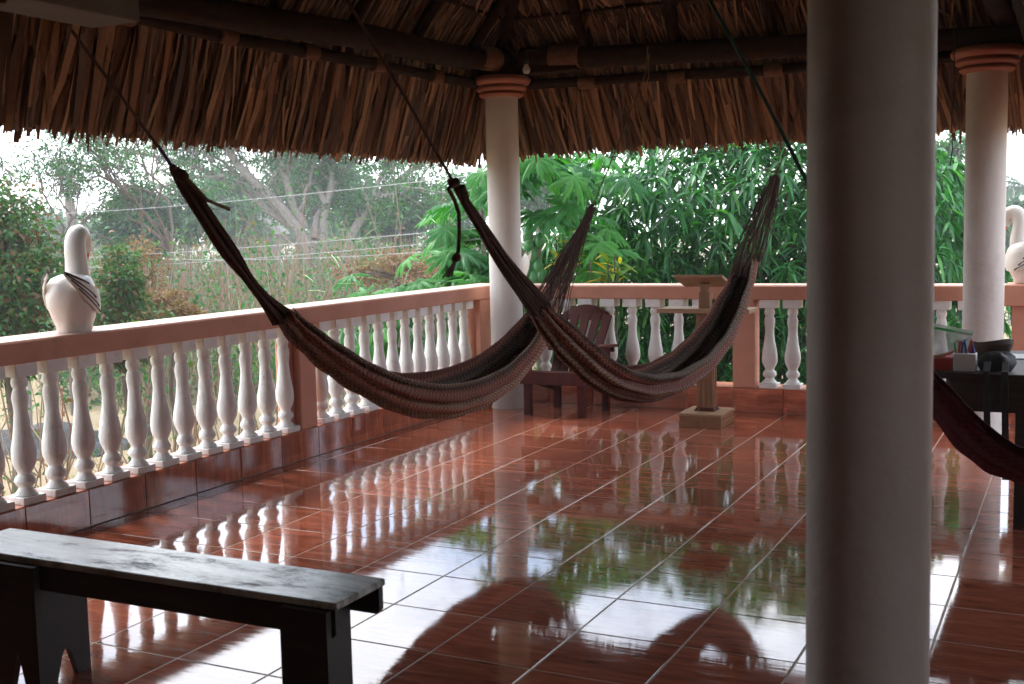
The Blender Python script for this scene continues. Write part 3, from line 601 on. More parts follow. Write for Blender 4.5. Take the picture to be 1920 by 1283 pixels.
# hammock hung from the concrete beam to the back beam
A0 = atd(135, 58, 3.67); A0[2] = bz; A1 = ony(1220, 112, 4.33); p1 = plane_of(A0, A1)
H1 = hammock('hammock', p1, [(538, 577), (570, 604), (600, 626), (660, 665), (720, 690), (780, 700), (830, 697), (880, 684), (930, 659), (980, 612), (1026, 550)],
             [(526, 603), (548, 632), (570, 652), (620, 695), (680, 735), (740, 765), (800, 777), (850, 775), (900, 760), (940, 738), (980, 700), (1012, 655), (1038, 588)], MT['ham'], 0.10,
             'brown woven hammock whose right end passes in front of the corner column')
strings(H1, p1, [(326, 316), (345, 345), (372, 385), (402, 432), (440, 488), (480, 545), (505, 572), (532, 598)], [12, 22, 25, 27, 24, 13, 20, 40], 60, 0.0042, 0.03)
strings(H1, p1, [(1020, 585), (1032, 560), (1052, 510), (1075, 465), (1097, 420), (1110, 388)], [62, 48, 34, 18, 9], 60, 0.003, 0.05)
rope(H1, [A0 + np.array([0, 0, 0.002]), onpl(232, 188, p1), onpl(318, 305, p1), onpl(326, 318, p1)], 0.006); knot(H1, onpl(323, 316, p1), 0.016); knot(H1, onpl(334, 333, p1) + p1[1] * 0.02, 0.028)
rope(H1, [onpl(296, 275, p1) + p1[1] * 0.004, onpl(308, 293, p1) + p1[1] * 0.004, onpl(319, 310, p1) + p1[1] * 0.004], 0.0068, 'purplerope', 'purple_cord')
rope(H1, [onpl(332, 330, p1) + p1[1] * 0.035, onpl(350, 352, p1) + p1[1] * 0.04, onpl(372, 376, p1) + p1[1] * 0.04, onpl(395, 384, p1) + p1[1] * 0.03, onpl(422, 393, p1) + p1[1] * 0.02], 0.007, 'tanrope', 'loose_rope_end')
rope(H1, [onpl(1110, 390, p1), onpl(1160, 268, p1), onpl(1213, 130, p1), A1 + np.array([0, -0.09, -0.02]), A1 + np.array([0, -0.06, 0.09])], 0.0045, 'tanrope'); knot(H1, onpl(1110, 386, p1), 0.014)
rope(H1, [A1 + np.array([0.02, -0.09, 0.03]), A1 + np.array([0.015, -0.1, -0.06]), A1 + np.array([0.02, -0.1, -0.14]), A1 + np.array([-0.01, -0.1, -0.2])], 0.004, 'tanrope', 'loose_rope_end')
# hammock hung from the left to the back beam at the right
B0 = atd(650, 0, 3.42); B1 = ony(1530, 92, 4.33); p2 = plane_of(B0, B1)
H2 = hammock('hammock', p2, [(1024, 575), (1050, 592), (1080, 612), (1120, 652), (1160, 678), (1200, 687), (1240, 682), (1290, 655), (1340, 602), (1372, 540), (1390, 492)],
             [(998, 588), (1020, 622), (1040, 650), (1090, 700), (1130, 730), (1190, 748), (1250, 740), (1300, 712), (1345, 668), (1382, 600), (1408, 528), (1416, 494)], MT['ham'], 0.085,
             'brown woven hammock whose right end rises in front of the lectern', folds=6.8)
strings(H2, p2, [(850, 340), (872, 380), (905, 432), (945, 495), (985, 548), (1012, 582)], [9, 16, 19, 24, 34, 40], 64, 0.0038, 0.03)
strings(H2, p2, [(1398, 520), (1403, 494), (1422, 440), (1438, 388), (1455, 332)], [40, 40, 32, 13], 42, 0.0028, 0.05)
rope(H2, [np.array([-0.09, -1.33, 2.90]), onz(545, -175, 2.452), B0, onpl(760, 182, p2), onpl(850, 342, p2)], 0.006); knot(H2, onpl(851, 342, p2), 0.022)
rope(H2, [onpl(858, 352, p2) + p2[1] * 0.01, onpl(866, 372, p2) + p2[1] * 0.01], 0.02, 'rope', 'binding')
rope(H2, [onpl(x, y, p2) + p2[1] * 0.02 for x, y in ((848, 347), (834, 352), (831, 354), (843, 376), (851, 400), (852, 440), (850, 470), (847, 484))], 0.007, 'rope', 'loose_rope_end'); knot(H2, onpl(846, 482, p2) + p2[1] * 0.02, 0.02)
for dx in (-24, -18, -14, -9): rope(H2, [onpl(846, 486, p2) + p2[1] * 0.02, onpl(846 + dx * 0.5, 503, p2) + p2[1] * 0.02, onpl(846 + dx, 520, p2) + p2[1] * 0.02], 0.0035, 'rope', 'tassel')
rope(H2, [onpl(1455, 330, p2), onpl(1473, 281, p2), onpl(1501, 188, p2), B1 + np.array([0, -0.05, 0.0])], 0.0045, 'tanrope'); knot(H2, onpl(1455, 331, p2), 0.018)
rope(H2, [onpl(1452, 324, p2), onpl(1440, 318, p2), onpl(1425, 316, p2)], 0.004, 'tanrope', 'loose_rope_end')
# maroon hammock behind the large column
C0 = atd(1330, 0, 4.0); C1 = atd(2230, 480, 3.7); p3 = plane_of(C0, C1)
H3 = hammock('hammock', p3, [(1600, 470), (1650, 570), (1700, 640), (1757, 702), (1800, 745), (1850, 798), (1920, 850), (1990, 860), (2060, 830), (2130, 740)],
             [(1590, 490), (1640, 610), (1690, 705), (1757, 782), (1800, 838), (1850, 875), (1920, 902), (1990, 915), (2060, 890), (2140, 770)], MT['hamred'], 0.14,
             'dark maroon knitted hammock slung in front of the table, beside the large column', folds=4, amp=0.016, front=0.85)
strings(H3, p3, [(1520, 355), (1560, 420), (1598, 480)], [8, 18, 34], 18, 0.003, 0.04)
strings(H3, p3, [(2134, 752), (2180, 640), (2215, 520)], [36, 20, 8], 18, 0.003, 0.04)
rope(H3, [np.array([0.74, -0.12, 2.90]), onz(1290, -90, 2.452), C0, onpl(1420, 160, p3), onpl(1518, 350, p3)], 0.0065, 'greenrope'); knot(H3, onpl(1519, 352, p3), 0.02, 'black')
rope(H3, [C1, onz(2390, -40, 2.452)], 0.0065, 'greenrope')

# ------------------------------------------------------------------ chair in the corner
t = thing('wooden_chair', (-1.68, 4.2, 0), 'dark red slatted wooden armchair in the corner behind the crossing hammocks', 'chair')
cx0, cx1 = -1.945, -1.415
def plank(parent, name, p0, p1, w, th, wdir, mat='redwood', bev=0.004):
    p0, p1 = np.array(p0, float), np.array(p1, float); d = unit(p1 - p0); wd = np.array(wdir, float); wd = unit(wd - d * (wd @ d)); n = np.cross(d, wd)
    q = MB(); q.obox((p0 + p1) / 2, np.array([d, wd, n]), [np.linalg.norm(p1 - p0) / 2, w / 2, th / 2], bev); return q.build(name, MT[mat], parent)
for x, y, h in ((cx0 + 0.035, 4.02, 0.53), (cx1 - 0.03, 4.02, 0.53)): plank(t, 'leg', (x, y, 0), (x, y, h), 0.062, 0.05, (1, 0, 0))
for x in (cx0 + 0.11, cx1 + 0.01): plank(t, 'leg', (x, 4.42, 0), (x, 4.45, 0.52), 0.055, 0.05, (1, 0, 0))
plank(t, 'front_rail', (cx0 - 0.015, 3.985, 0.305), (cx1 + 0.005, 3.985, 0.305), 0.105, 0.024, (0, 0, 1))
for k in range(5): plank(t, 'seat_slat', (cx0 + 0.03, 4.04 + 0.075 * k, 0.345 - 0.022 * k), (cx1 - 0.03, 4.04 + 0.075 * k, 0.345 - 0.022 * k), 0.066, 0.018, (0, 1, -0.29))
for x in (cx0 + 0.045, cx1 - 0.045): plank(t, 'side_rail', (x, 4.0, 0.31), (x, 4.55, 0.16), 0.08, 0.024, (0, 0.3, 1))
plank(t, 'armrest', (cx0 + 0.0, 3.99, 0.545), (cx0 + 0.03, 4.50, 0.525), 0.10, 0.022, (1, 0, 0)); plank(t, 'armrest', (cx1 - 0.01, 3.99, 0.545), (cx1 + 0.06, 4.50, 0.525), 0.10, 0.022, (1, 0, 0))
plank(t, 'back_rail', (cx0 + 0.0, 4.50, 0.50), (cx1 + 0.06, 4.50, 0.50), 0.06, 0.022, (0, 0, 1))
for k in range(5):
    x = cx0 + 0.11 + 0.078 * k; plank(t, 'back_slat', (x, 4.37, 0.28), (x + 0.02 * (k - 1.5) + 0.03, 4.60, 0.765), 0.07, 0.018, (1, 0, 0))
q = MB(); xs = np.linspace(cx0 + 0.09, cx1 - 0.03, 13); P = []
for x in xs:
    s = (x - xs[0]) / (xs[-1] - xs[0]); top = 0.845 - 0.075 * (2 * s - 1) ** 2
    P += [(x, 4.575, 0.72), (x, 4.575 + 0.045, top), (x, 4.60, 0.72), (x, 4.60 + 0.045, top)]
n = len(xs); F_ = []
for k in range(n - 1):
    a, c = 4 * k, 4 * k + 4; F_ += [(a, c, c + 1, a + 1), (a + 2, a + 3, c + 3, c + 2), (a + 1, c + 1, c + 3, a + 3), (a, a + 2, c + 2, c)]
F_ += [(0, 1, 3, 2), (4 * n - 4, 4 * n - 2, 4 * n - 1, 4 * n - 3)]; q.add(P, F_); q.build('top_rail', MT['redwood'], t)

# ------------------------------------------------------------------ lectern
t = thing('lectern', (-0.45, 4.04, 0), 'brown wooden lectern with a wide shelf on a square post and block base', 'lectern')
q = MB(); q.box(-0.605, -0.285, 3.86, 4.22, 0.0, 0.044, 0.003); q.build('base', MT['oak'], t)
q = MB(); q.box(-0.603, -0.287, 3.862, 4.218, 0.044, 0.085, 0.003); q.build('base', MT['oak'], t)
q = MB(); q.box(-0.607, -0.283, 3.858, 4.222, 0.085, 0.105, 0.003); q.build('base_top', MT['oakpale'], t)
q = MB(); q.add([(-0.53, 3.985, 0.105), (-0.37, 3.985, 0.105), (-0.37, 4.125, 0.105), (-0.53, 4.125, 0.105), (-0.512, 4.0, 0.13), (-0.388, 4.0, 0.13), (-0.388, 4.11, 0.13), (-0.512, 4.11, 0.13)], [(0, 1, 5, 4), (1, 2, 6, 5), (2, 3, 7, 6), (3, 0, 4, 7), (4, 5, 6, 7)]); q.build('post_moulding', MT['redwood'], t)
q = MB(); q.box(-0.512, -0.388, 4.0, 4.11, 0.13, 0.835, 0.003)
for x in (-0.488, -0.45, -0.412): q.box(x - 0.008, x + 0.008, 3.994, 4.001, 0.15, 0.82, 0.002)
for y in (4.03, 4.08): q.box(-0.389, -0.382, y - 0.008, y + 0.008, 0.15, 0.82, 0.002)
q.build('post', MT['oak'], t)
q = MB(); q.box(-0.80, -0.10, 3.95, 4.20, 0.835, 0.868, 0.003); q.build('shelf', MT['oakpale'], t)
q = MB(); q.box(-0.50, -0.415, 4.03, 4.10, 0.868, 0.985, 0.003); q.build('upper_post', MT['oak'], t)
q = MB(); q.box(-0.49, -0.43, 4.035, 4.09, 0.985, 1.05, 0.003); q.build('neck', MT['oak'], t)
q = MB(); q.obox((-0.47, 4.05, 1.07), np.array([(1, 0, 0), (0, math.cos(0.30), -math.sin(0.30)), (0, math.sin(0.30), math.cos(0.30))]), (0.185, 0.14, 0.011), 0.003); q.build('reading_board', MT['oakpale'], t)

# ------------------------------------------------------------------ bench in the foreground
t = thing('bench', (-0.6, -1.48, 0), 'long low dark bench with a pale worn top, nearest the camera', 'bench')
q = MB(); q.box(-1.42, 0.186, -1.608, -1.352, 0.428, 0.45, 0.004); q.build('seat', MT['benchtop'], t)
for y in (-1.592, -1.368):
    q = MB(); x0, x1, z0, z1 = -1.40, 0.178, 0.345, 0.4275
    P = []
    for yy in (y - 0.011, y + 0.011): P += [(x0 + 0.03, yy, z0), (x1 - 0.012, yy, z0), (x1, yy, z0 + 0.012), (x1, yy, z1), (x0, yy, z1), (x0, yy, z0 + 0.03)]
    q.add(P, [tuple(range(6))[::1], tuple(range(6, 12))[::-1]] + [(k, k + 6, (k + 1) % 6 + 6, (k + 1) % 6) for k in range(6)]); q.build('apron', MT['dark'], t)
for x in (0.06, -1.04):
    q = MB(); P = []
    out = [(-0.20, 0), (-0.12, 0.0), (-0.09, 0.05), (0, 0.14), (0.09, 0.05), (0.12, 0.0), (0.20, 0)]
    x0 = x
    pts = [(-1.58, 0.0), (-1.525, 0.0), (-1.50, 0.08), (-1.48, 0.115), (-1.46, 0.08), (-1.435, 0.0), (-1.38, 0.0), (-1.38, 0.4275), (-1.58, 0.4275)]
    for xx in (x0 - 0.013, x0 + 0.013): P += [(xx, a, z) for a, z in pts]
    n = len(pts); q.add(P, [tuple(range(n)), tuple(range(n, 2 * n))[::-1]] + [(k, k + n, (k + 1) % n + n, (k + 1) % n) for k in range(n)]); q.build('side_panel', MT['dark'], t)
def bench_leg(x0, x1, y):
    q = MB(); xm = (x0 + x1) / 2; pts = [(x0, 0), (xm - 0.03, 0), (xm + 0.012, 0.135), (xm + 0.045, 0.0), (x1, 0), (x1, 0.4275), (x0, 0.4275)]; P = []; n = len(pts)
    for yy in (y - 0.012, y + 0.012): P += [(a, yy, z) for a, z in pts]
    q.add(P, [tuple(range(n)), tuple(range(n, 2 * n))[::-1]] + [(k, k + n, (k + 1) % n + n, (k + 1) % n) for k in range(n)]); q.build('leg', MT['dark'], t)
bench_leg(0.005, 0.168, -1.622); bench_leg(-1.20, -0.985, -1.622)

# ------------------------------------------------------------------ swans
def swan(loc, rz, label, s=1.0):
    """local frame: breast towards +y, tail and wing tips towards -y, base at z=0"""
    t = thing('swan_planter', loc, label, 'swan planter', 'white swan planters on the balustrade'); t.rotation_euler.z = rz
    def put(name, mesh, mat): mesh.materials.append(mat); return link(name, mesh, t)
    seg = 28; V_ = []
    lev = [(0.00, 0.082, 0.09, 0), (0.012, 0.09, 0.10, 0), (0.03, 0.088, 0.10, 0), (0.07, 0.105, 0.122, 0.0), (0.13, 0.122, 0.146, 0), (0.19, 0.126, 0.155, -0.003), (0.24, 0.117, 0.148, -0.005), (0.275, 0.096, 0.122, 0), (0.292, 0.06, 0.08, 0.01), (0.297, 0.02, 0.03, 0.02), (0.297, 0.001, 0.001, 0.02)]
    for z, rx, ry, oy in lev:
        for k in range(seg):
            a = 2 * PI * k / seg; r = 1 + 0.04 * math.sin(3 * a + z * 16) + 0.025 * math.sin(7 * a - z * 25); V_.append((rx * 0.93 * r * math.cos(a) * s, (oy + ry * r * math.sin(a)) * s, z * s))
    F_ = [(i * seg + k, i * seg + (k + 1) % seg, (i + 1) * seg + (k + 1) % seg, (i + 1) * seg + k) for i in range(len(lev) - 1) for k in range(seg)] + [tuple(range(seg))[::-1]]
    q = MB(); q.add(V_, F_); put('body', q.mesh('swan_body', smooth=True), MT['swan'])
    q = MB(); P = [(0, 0.055, 0.20), (0, 0.075, 0.28), (0, 0.07, 0.36), (0, 0.06, 0.43), (0, 0.075, 0.485), (0, 0.115, 0.508), (0, 0.15, 0.49), (0, 0.168, 0.445), (0, 0.175, 0.40)]
    NP = resample([(*p, r_) for p, r_ in zip(P, (0.068, 0.061, 0.055, 0.052, 0.05, 0.048, 0.046, 0.042, 0.028))], 26); q.tube([p[:3] * s for p in NP], [p[3] * s for p in NP], 20); m = q.mesh('swan_neck', smooth=True); put('neck', m, MT['swan'])
    q = MB(); q.tube([np.array(p) * s for p in ((0, 0.172, 0.42), (0, 0.18, 0.385), (0, 0.185, 0.345))], [0.024 * s, 0.02 * s, 0.006 * s], 10); put('beak', q.mesh('swan_beak', smooth=True), MT['beak'])
    for sx in (-1, 1):
        nu, nv = 15, 7; lay = [[], []]
        def wp(u, v, o=0.0):
            a = math.radians(66 - 138 * u); zm = 0.13 + 0.06 * u + 0.12 * max(0, u - 0.4) ** 1.4 * 1.9; hh = 0.062 * math.sin(PI * (0.10 + 0.88 * u ** 0.8)) ** 0.75; z = zm + hh * (2 * v - 1)
            k = 1.0 + 0.05 * u + 0.10 * max(0, u - 0.6) + 0.05 * math.sin(PI * v) * (1 - 0.5 * u) + o * 0.5
            return np.array([sx * 0.117 * k * math.cos(a), -0.002 + 0.152 * k * math.sin(a), z]) * s
        for o, L_ in ((0.0, lay[0]), (0.09, lay[1])):
            for iu in range(nu):
                for iv in range(nv): L_.append(wp(iu / (nu - 1), iv / (nv - 1), o))
        N_ = nu * nv; F_ = []
        for iu in range(nu - 1):
            for iv in range(nv - 1):
                a = iu * nv + iv; F_ += [(a, a + 1, a + nv + 1, a + nv), (N_ + a, N_ + a + nv, N_ + a + nv + 1, N_ + a + 1)]
            for iv in (0, nv - 1): a = iu * nv + iv; F_.append((a, a + nv, N_ + a + nv, N_ + a))
        for iu in (0, nu - 1):
            for iv in range(nv - 1): a = iu * nv + iv; F_.append((a, a + 1, N_ + a + 1, N_ + a))
        q = MB(); q.add(lay[0] + lay[1], F_); wing = put('wing', q.mesh('swan_wing', smooth=True), MT['swan'])
        for (u0, u1, v0, v1) in ((0.34, 0.80, 0.12, 0.30), (0.42, 0.90, 0.34, 0.52), (0.50, 0.97, 0.60, 0.78)):
            q = MB(); q.tube([wp(u0 + (u1 - u0) * k / 9, v0 + (v1 - v0) * k / 9 - 0.05 * (k < 1), 0.10) for k in range(10)], [(0.0034 * s if k else 0.006 * s) for k in range(10)], 6); m = q.mesh('feather_line', smooth=True); m.materials.append(MT['ink']); link('feather_line', m, wing)
        q = MB(); q.tube([wp(0.62 + 0.38 * k / 9, 1.0, 0.05) for k in range(10)], 0.006 * s, 6); m = q.mesh('wing_edge_line', smooth=True); m.materials.append(MT['ink']); link('wing_edge_line', m, wing)
    return t
swan((-2.665, 0.145, RT + 0.004), math.radians(22), 'white swan planter on the left balustrade, seen from behind with its orange beak', 1.02)
swan((-2.40, 4.80, RT + 0.004), math.radians(84), 'white swan planter mostly hidden behind the corner column, only wing tips showing', 0.95)
swan((1.70, 4.80, RT + 0.014), math.radians(70), 'white swan planter cut by the right edge, neck bent toward the column', 1.02)

# ------------------------------------------------------------------ table and the things on it
t = thing('table', (1.9, 2.15, 0), 'dark table behind the maroon hammock, cluttered with bags and stationery', 'table')
TZ = 0.75; q = MB(); q.box(1.40, 2.75, 1.64, 2.72, TZ - 0.03, TZ, 0.004); q.build('tabletop', MT['dark'], t)
for y in (1.70, 2.66): q = MB(); q.box(1.47, 2.68, y - 0.011, y + 0.011, TZ - 0.19, TZ - 0.0305, 0.003); q.build('apron', MT['dark'], t)
for x in (1.47, 2.68): q = MB(); q.box(x - 0.0115, x + 0.0115, 1.712, 2.648, TZ - 0.19, TZ - 0.0305, 0.003); q.build('apron', MT['dark'], t)
for x in (1.80, 2.64):
    for y in (1.735, 2.625): q = MB(); q.box(x - 0.03, x + 0.03, y - 0.022, y + 0.022, 0.0, TZ - 0.0305, 0.003); q.build('leg', MT['dark'], t)
# zip bag
c = onz(1770, 690, TZ); c = np.array([1.42, 2.05, TZ]); t = thing('zip_bag', (1.50, 2.1, TZ), 'clear plastic zip bag with a green seal, standing behind the crayon box', 'plastic bag')
a0, a1 = ony(1745, 664, 2.1), ony(1806, 678, 2.1); b0, b1 = ony(1735, 604, 2.1), ony(1826, 620, 2.1)
for pn, dy in (('front_sheet', -0.03), ('back_sheet', 0.03)):
    q = MB(); n = 9; P = []
    for i in range(n):
        for k in range(n):
            u, w = i / (n - 1), k / (n - 1); lo = a0 + (a1 - a0) * u; lo[2] = TZ + 0.004; hi = b0 + (b1 - b0) * u; p = lo + (hi - lo) * w; P.append(p + np.array([0, dy * math.sin(PI * u) * (1 - w) ** 0.7 + 0.006 * math.sin(5 * u + 7 * w), 0]))
    q.add(P, [(i * n + k, (i + 1) * n + k, (i + 1) * n + k + 1, i * n + k + 1) for i in range(n - 1) for k in range(n - 1)]); q.build(pn, MT['plastic'], t, True)
q = MB(); q.tube([b0 + (a0 - b0) * 0.13, b1 + (a1 - b1) * 0.13], 0.006, 8); q.build('zip_seal', MT['zip'], t)
# crayon box
t = thing('crayon_box', (1.52, 1.78, TZ), 'small white card box holding coloured pens at the table edge', 'box')
x0, x1 = ony(1787, 690, 1.70)[0], ony(1829, 690, 1.70)[0]; q = MB(); q.box(x0, x1, 1.70, 1.80, TZ + 0.001, TZ + 0.085, 0.002); q.build('carton', MT['paper'], t)
for k, cn in enumerate(('green', 'red', 'violet', 'pale', 'blue', 'red', 'violet', 'blue')):
    x = x0 + (x1 - x0) * (0.08 + 0.12 * k); q = MB(); h = random.uniform(0.03, 0.06); q.tube([(x, 1.75, TZ + 0.08), (x + random.uniform(-0.012, 0.012), 1.76, TZ + 0.085 + h), (x + random.uniform(-0.014, 0.014), 1.76, TZ + 0.097 + h)], [0.006, 0.006, 0.001], 8); q.build('pen', MT[cn], t)
t = thing('red_box', (1.46, 1.75, TZ), 'red card box lying open beside the white crayon box', 'box')
xr = ony(1755, 690, 1.70)[0]; q = MB(); q.box(xr - 0.06, x0 - 0.006, 1.705, 1.86, TZ + 0.001, TZ + 0.06, 0.002); q.build('carton', MT['redbox'], t)
for k, cn in enumerate(('yellow', 'red', 'green', 'red')): q = MB(); q.tube([(xr - 0.04 + 0.02 * k, 1.72, TZ + 0.066), (xr + 0.05 + 0.012 * k, 1.80, TZ + 0.072 + 0.008 * k)], 0.005, 8); q.build('crayon', MT[cn], t)
# leather pouch
pc0 = ony(1851, 690, 2.25); t = thing('leather_pouch', (pc0[0], 2.25, TZ), 'brown leather pouch lying open on the table behind the black straps', 'pouch')
q = MB(); n = 24; P = []; hw = 0.125
for lv, (sc, z) in enumerate(((0.55, 0.003), (0.86, 0.03), (1.0, 0.075), (1.02, 0.095), (0.96, 0.094), (0.90, 0.06), (0.4, 0.012))):
    for k in range(n): a = 2 * PI * k / n; P.append((pc0[0] + hw * sc * math.cos(a), 2.25 + 0.07 * sc * math.sin(a), TZ + z + 0.012 * math.sin(2 * a + 0.6) * (lv in (2, 3, 4))))
q.add(P, [(i * n + k, i * n + (k + 1) % n, (i + 1) * n + (k + 1) % n, (i + 1) * n + k) for i in range(6) for k in range(n)] + [tuple(range(n))[::-1], tuple(6 * n + k for k in range(n))]); q.build('pouch_body', MT['leather'], t, True)
# black camera bag with straps over the table edge
bcx = ony(1868, 690, 1.75)[0]; t = thing('strap_bag', (bcx, 1.78, TZ), 'black bag with long straps hanging over the front of the table', 'bag')
q = MB(); n = 20; P = []
for sc, z in ((0.8, 0.002), (1.0, 0.03), (0.92, 0.065), (0.6, 0.085), (0.1, 0.09)):
    for k in range(n): a = 2 * PI * k / n; P.append((bcx + 0.085 * sc * math.cos(a) * (1 + 0.12 * math.sin(3 * a)), 1.77 + 0.07 * sc * math.sin(a), TZ + z + 0.008 * math.sin(4 * a)))
q.add(P, [(i * n + k, i * n + (k + 1) % n, (i + 1) * n + (k + 1) % n, (i + 1) * n + k) for i in range(4) for k in range(n)] + [tuple(range(n))[::-1], tuple(4 * n + k for k in range(n))]); q.build('pouch_body', MT['black'], t, True)
for dx, ln in ((-0.035, 0.40), (0.045, 0.50)):
    plank(t, 'strap', (bcx + dx, 1.70, TZ + 0.05), (bcx + dx, 1.625, TZ + 0.012), 0.03, 0.004, (1, 0, 0), 'black', 0.001); plank(t, 'strap', (bcx + dx, 1.624, TZ + 0.014), (bcx + dx + 0.012, 1.622, TZ - ln), 0.03, 0.004, (1, 0, 0), 'black', 0.001)
q = MB(); q.box(ony(1893, 665, 2.35)[0], ony(1893, 665, 2.35)[0] + 0.26, 2.28, 2.50, TZ + 0.001, TZ + 0.006, 0.001); tag(q.build('paper_sheet', MT['paper'], base=(1.8, 2.4, TZ)), 'white paper sheets lying on the table right of the leather pouch', 'paper')

#VEG
# ------------------------------------------------------------------ vegetation helpers
def quads_leaf(P, D, Ls, Ws, droop=0.25):
    P, D = np.asarray(P, float), unit(D); n = len(P); up = np.array([0, 0, 1.0]); rv = rng.normal(0, 1, (n, 3)); side = unit(np.cross(D, up[None] + 0.6 * rv)); Ls = np.broadcast_to(Ls, n)[:, None]; Ws = np.broadcast_to(Ws, n)[:, None]
    mid = P + D * Ls * 0.45; tip = P + D * Ls - up * Ls * droop; nr = np.cross(side, D)
    V_ = np.stack([P, mid + side * Ws / 2 + nr * Ws * 0.12, tip, mid - side * Ws / 2 + nr * Ws * 0.12], 1)
    return V_.reshape(-1, 3), np.arange(4 * n).reshape(-1, 4)
LT = np.array([0, 0.14, 0.4, 0.72, 1.0]); LW = np.array([0.10, 0.62, 1.0, 0.62, 0.03])
def lance_leaf(P, D, Ls, Ws, droop=0.35, fold=0.22):
    """curved lanceolate leaves with a folded midrib, 8 quads each"""
    P, D = np.asarray(P, float), unit(D); n = len(P); up = np.array([0, 0, 1.0]); Ls = np.broadcast_to(Ls, n)[:, None]; Ws = np.broadcast_to(Ws, n)[:, None]; dr = np.broadcast_to(droop, n)[:, None]
    side = unit(np.cross(D, up[None] + 0.25 * rng.normal(0, 1, (n, 3)))); nr = unit(np.cross(side, D)); V_ = np.zeros((n, 5, 3, 3))
    for k in range(5):
        t = LT[k]; c = P + D * Ls * t - up * Ls * dr * t * t; w = Ws * LW[k] / 2
        V_[:, k, 0] = c - side * w + nr * w * fold * 2; V_[:, k, 1] = c; V_[:, k, 2] = c + side * w + nr * w * fold * 2
    base = np.array([(3 * k + j, 3 * k + j + 1, 3 * k + j + 4, 3 * k + j + 3) for k in range(4) for j in range(2)])
    return V_.reshape(-1, 3), (base[None] + (np.arange(n) * 15)[:, None, None]).reshape(-1, 4), V_.reshape(n, 15, 3), base
def sphere(n):
    v = unit(rng.normal(0, 1, (n, 3))); return v
def ground_z(p): return GZ
def limbs(q, base, top, r, n=3, spread=0.5, depth=2, tips=None):
    """tapered trunk that forks; collects branch ends"""
    base, top = np.asarray(base, float), np.asarray(top, float); k = 6; d = top - base; ln = np.linalg.norm(d); off = rng.normal(0, 0.045 * ln, (k, 3)); off[0] = off[-1] = 0
    pts = [base + d * i / (k - 1) + off[i] for i in range(k)]; q.tube(pts, [r * (1 - 0.45 * i / (k - 1)) for i in range(k)], 8 if r > 0.04 else 5)
    if tips is not None: tips.append(top)
    if depth > 0:
        for _ in range(n):
            s = random.uniform(0.45, 1.0); a = base + d * s; dd = unit(unit(d) + rng.normal(0, spread, 3)); limbs(q, a, a + dd * ln * random.uniform(0.4, 0.65), r * 0.5, n, spread, depth - 1, tips)
def crown_leaves(tips, n, rad, Ls, Ws, squash=0.7):
    tips = np.asarray(tips); i = rng.integers(0, len(tips), n); v = sphere(n) * (rng.random((n, 1)) ** 0.4) * rad * np.array([1, 1, squash]); P = tips[i] + v
    return quads_leaf(P, v + rng.normal(0, 0.35, (n, 3)) * rad, rng.uniform(Ls * 0.7, Ls * 1.3, n), rng.uniform(Ws * 0.7, Ws * 1.3, n))
def leaf_tree(name, px, py, hw, hh, D, label, cat, mat, n, leaf, clump=0.34, clumps=26, bark='bark', group=None, trunk_r=None, asp=0.45, hollow=0.3):
    c = atd(px, py, D); rx, rz = hw * D / FPX, hh * D / FPX; ry = rx * 0.8; zb = GZ; base = np.array([c[0], c[1], zb])
    t = thing(name, base, label, cat, group); tips = []
    for _ in range(clumps):
        v = sphere(1)[0]; s = random.uniform(hollow, 1.0) ** 0.6 * 0.85; tips.append(c + v * s * np.array([rx, ry, rz]))
    tr = trunk_r or max(0.03, 0.07 * rx); q = MB(); fork = np.array([c[0], c[1], c[2] - 0.55 * rz]); k = 6
    q.tube([base + (fork - base) * i / 5 + rng.normal(0, 0.03, 3) * (0 < i < 5) for i in range(6)], [tr * (1.15 - 0.08 * i) for i in range(6)], 9)
    for p in tips[: clumps]:
        m = fork + (p - fork) * 0.5 + np.array([0, 0, 0.12 * rz]) + rng.normal(0, 0.05 * rx, 3); q.tube([fork, m, p], [tr * 0.55, tr * 0.3, tr * 0.1], 5)
    q.build('trunk', MT[bark], t, True)
    cl = clump * (rx + rz) / 2; V_, F_ = crown_leaves(tips, n, cl, leaf, leaf * asp); o = npmesh('crown', V_, F_, MT[mat], t); return t

# ------------------------------------------------------------------ mango tree behind the back balustrade
mc = atd(1425, 545, 12.7); mr = np.array([2.5, 1.75, 2.05]); axr = np.array([R2[0], R2[1], 0]); axr /= np.linalg.norm(axr); axf = np.array([_f[0], _f[1], 0]); axf /= np.linalg.norm(axf)
MG = thing('mango_tree', (mc[0], mc[1], GZ), 'dense dark green tree of drooping long leaves behind the back balustrade', 'tree')
nW = 2800; v = sphere(nW); v = v[(v @ np.array([0, 1, 0]) < 0.35)]
lump = 1 + 0.09 * np.sin(v[:, 0] * 7 + 1) * np.cos(v[:, 2] * 8) + rng.normal(0, 0.05, len(v)); lump *= np.where(rng.random(len(v)) < 0.4, rng.uniform(0.72, 0.95, len(v)), 1)
loc = v * mr * lump[:, None]; WP = mc + axr * loc[:, :1] + axf * loc[:, 1:2] + np.array([0, 0, 1.0]) * loc[:, 2:3]
ok = (WP[:, 1] > 5.18) & (WP[:, 2] > GZ + 0.2); WP, v = WP[ok], v[ok]; out = axr * v[:, :1] + axf * v[:, 1:2] + np.array([0, 0, 1.0]) * v[:, 2:3]
per = 10; P = np.repeat(WP, per, 0); ou = np.repeat(out, per, 0); n = len(P); a = rng.random(n) * 2 * PI
e1 = unit(np.cross(ou, [0, 0, 1.0])); e2 = np.cross(ou, e1); D = ou * rng.uniform(-0.1, 0.75, n)[:, None] + e1 * np.cos(a)[:, None] + e2 * np.sin(a)[:, None] + np.array([0, 0, -0.12])
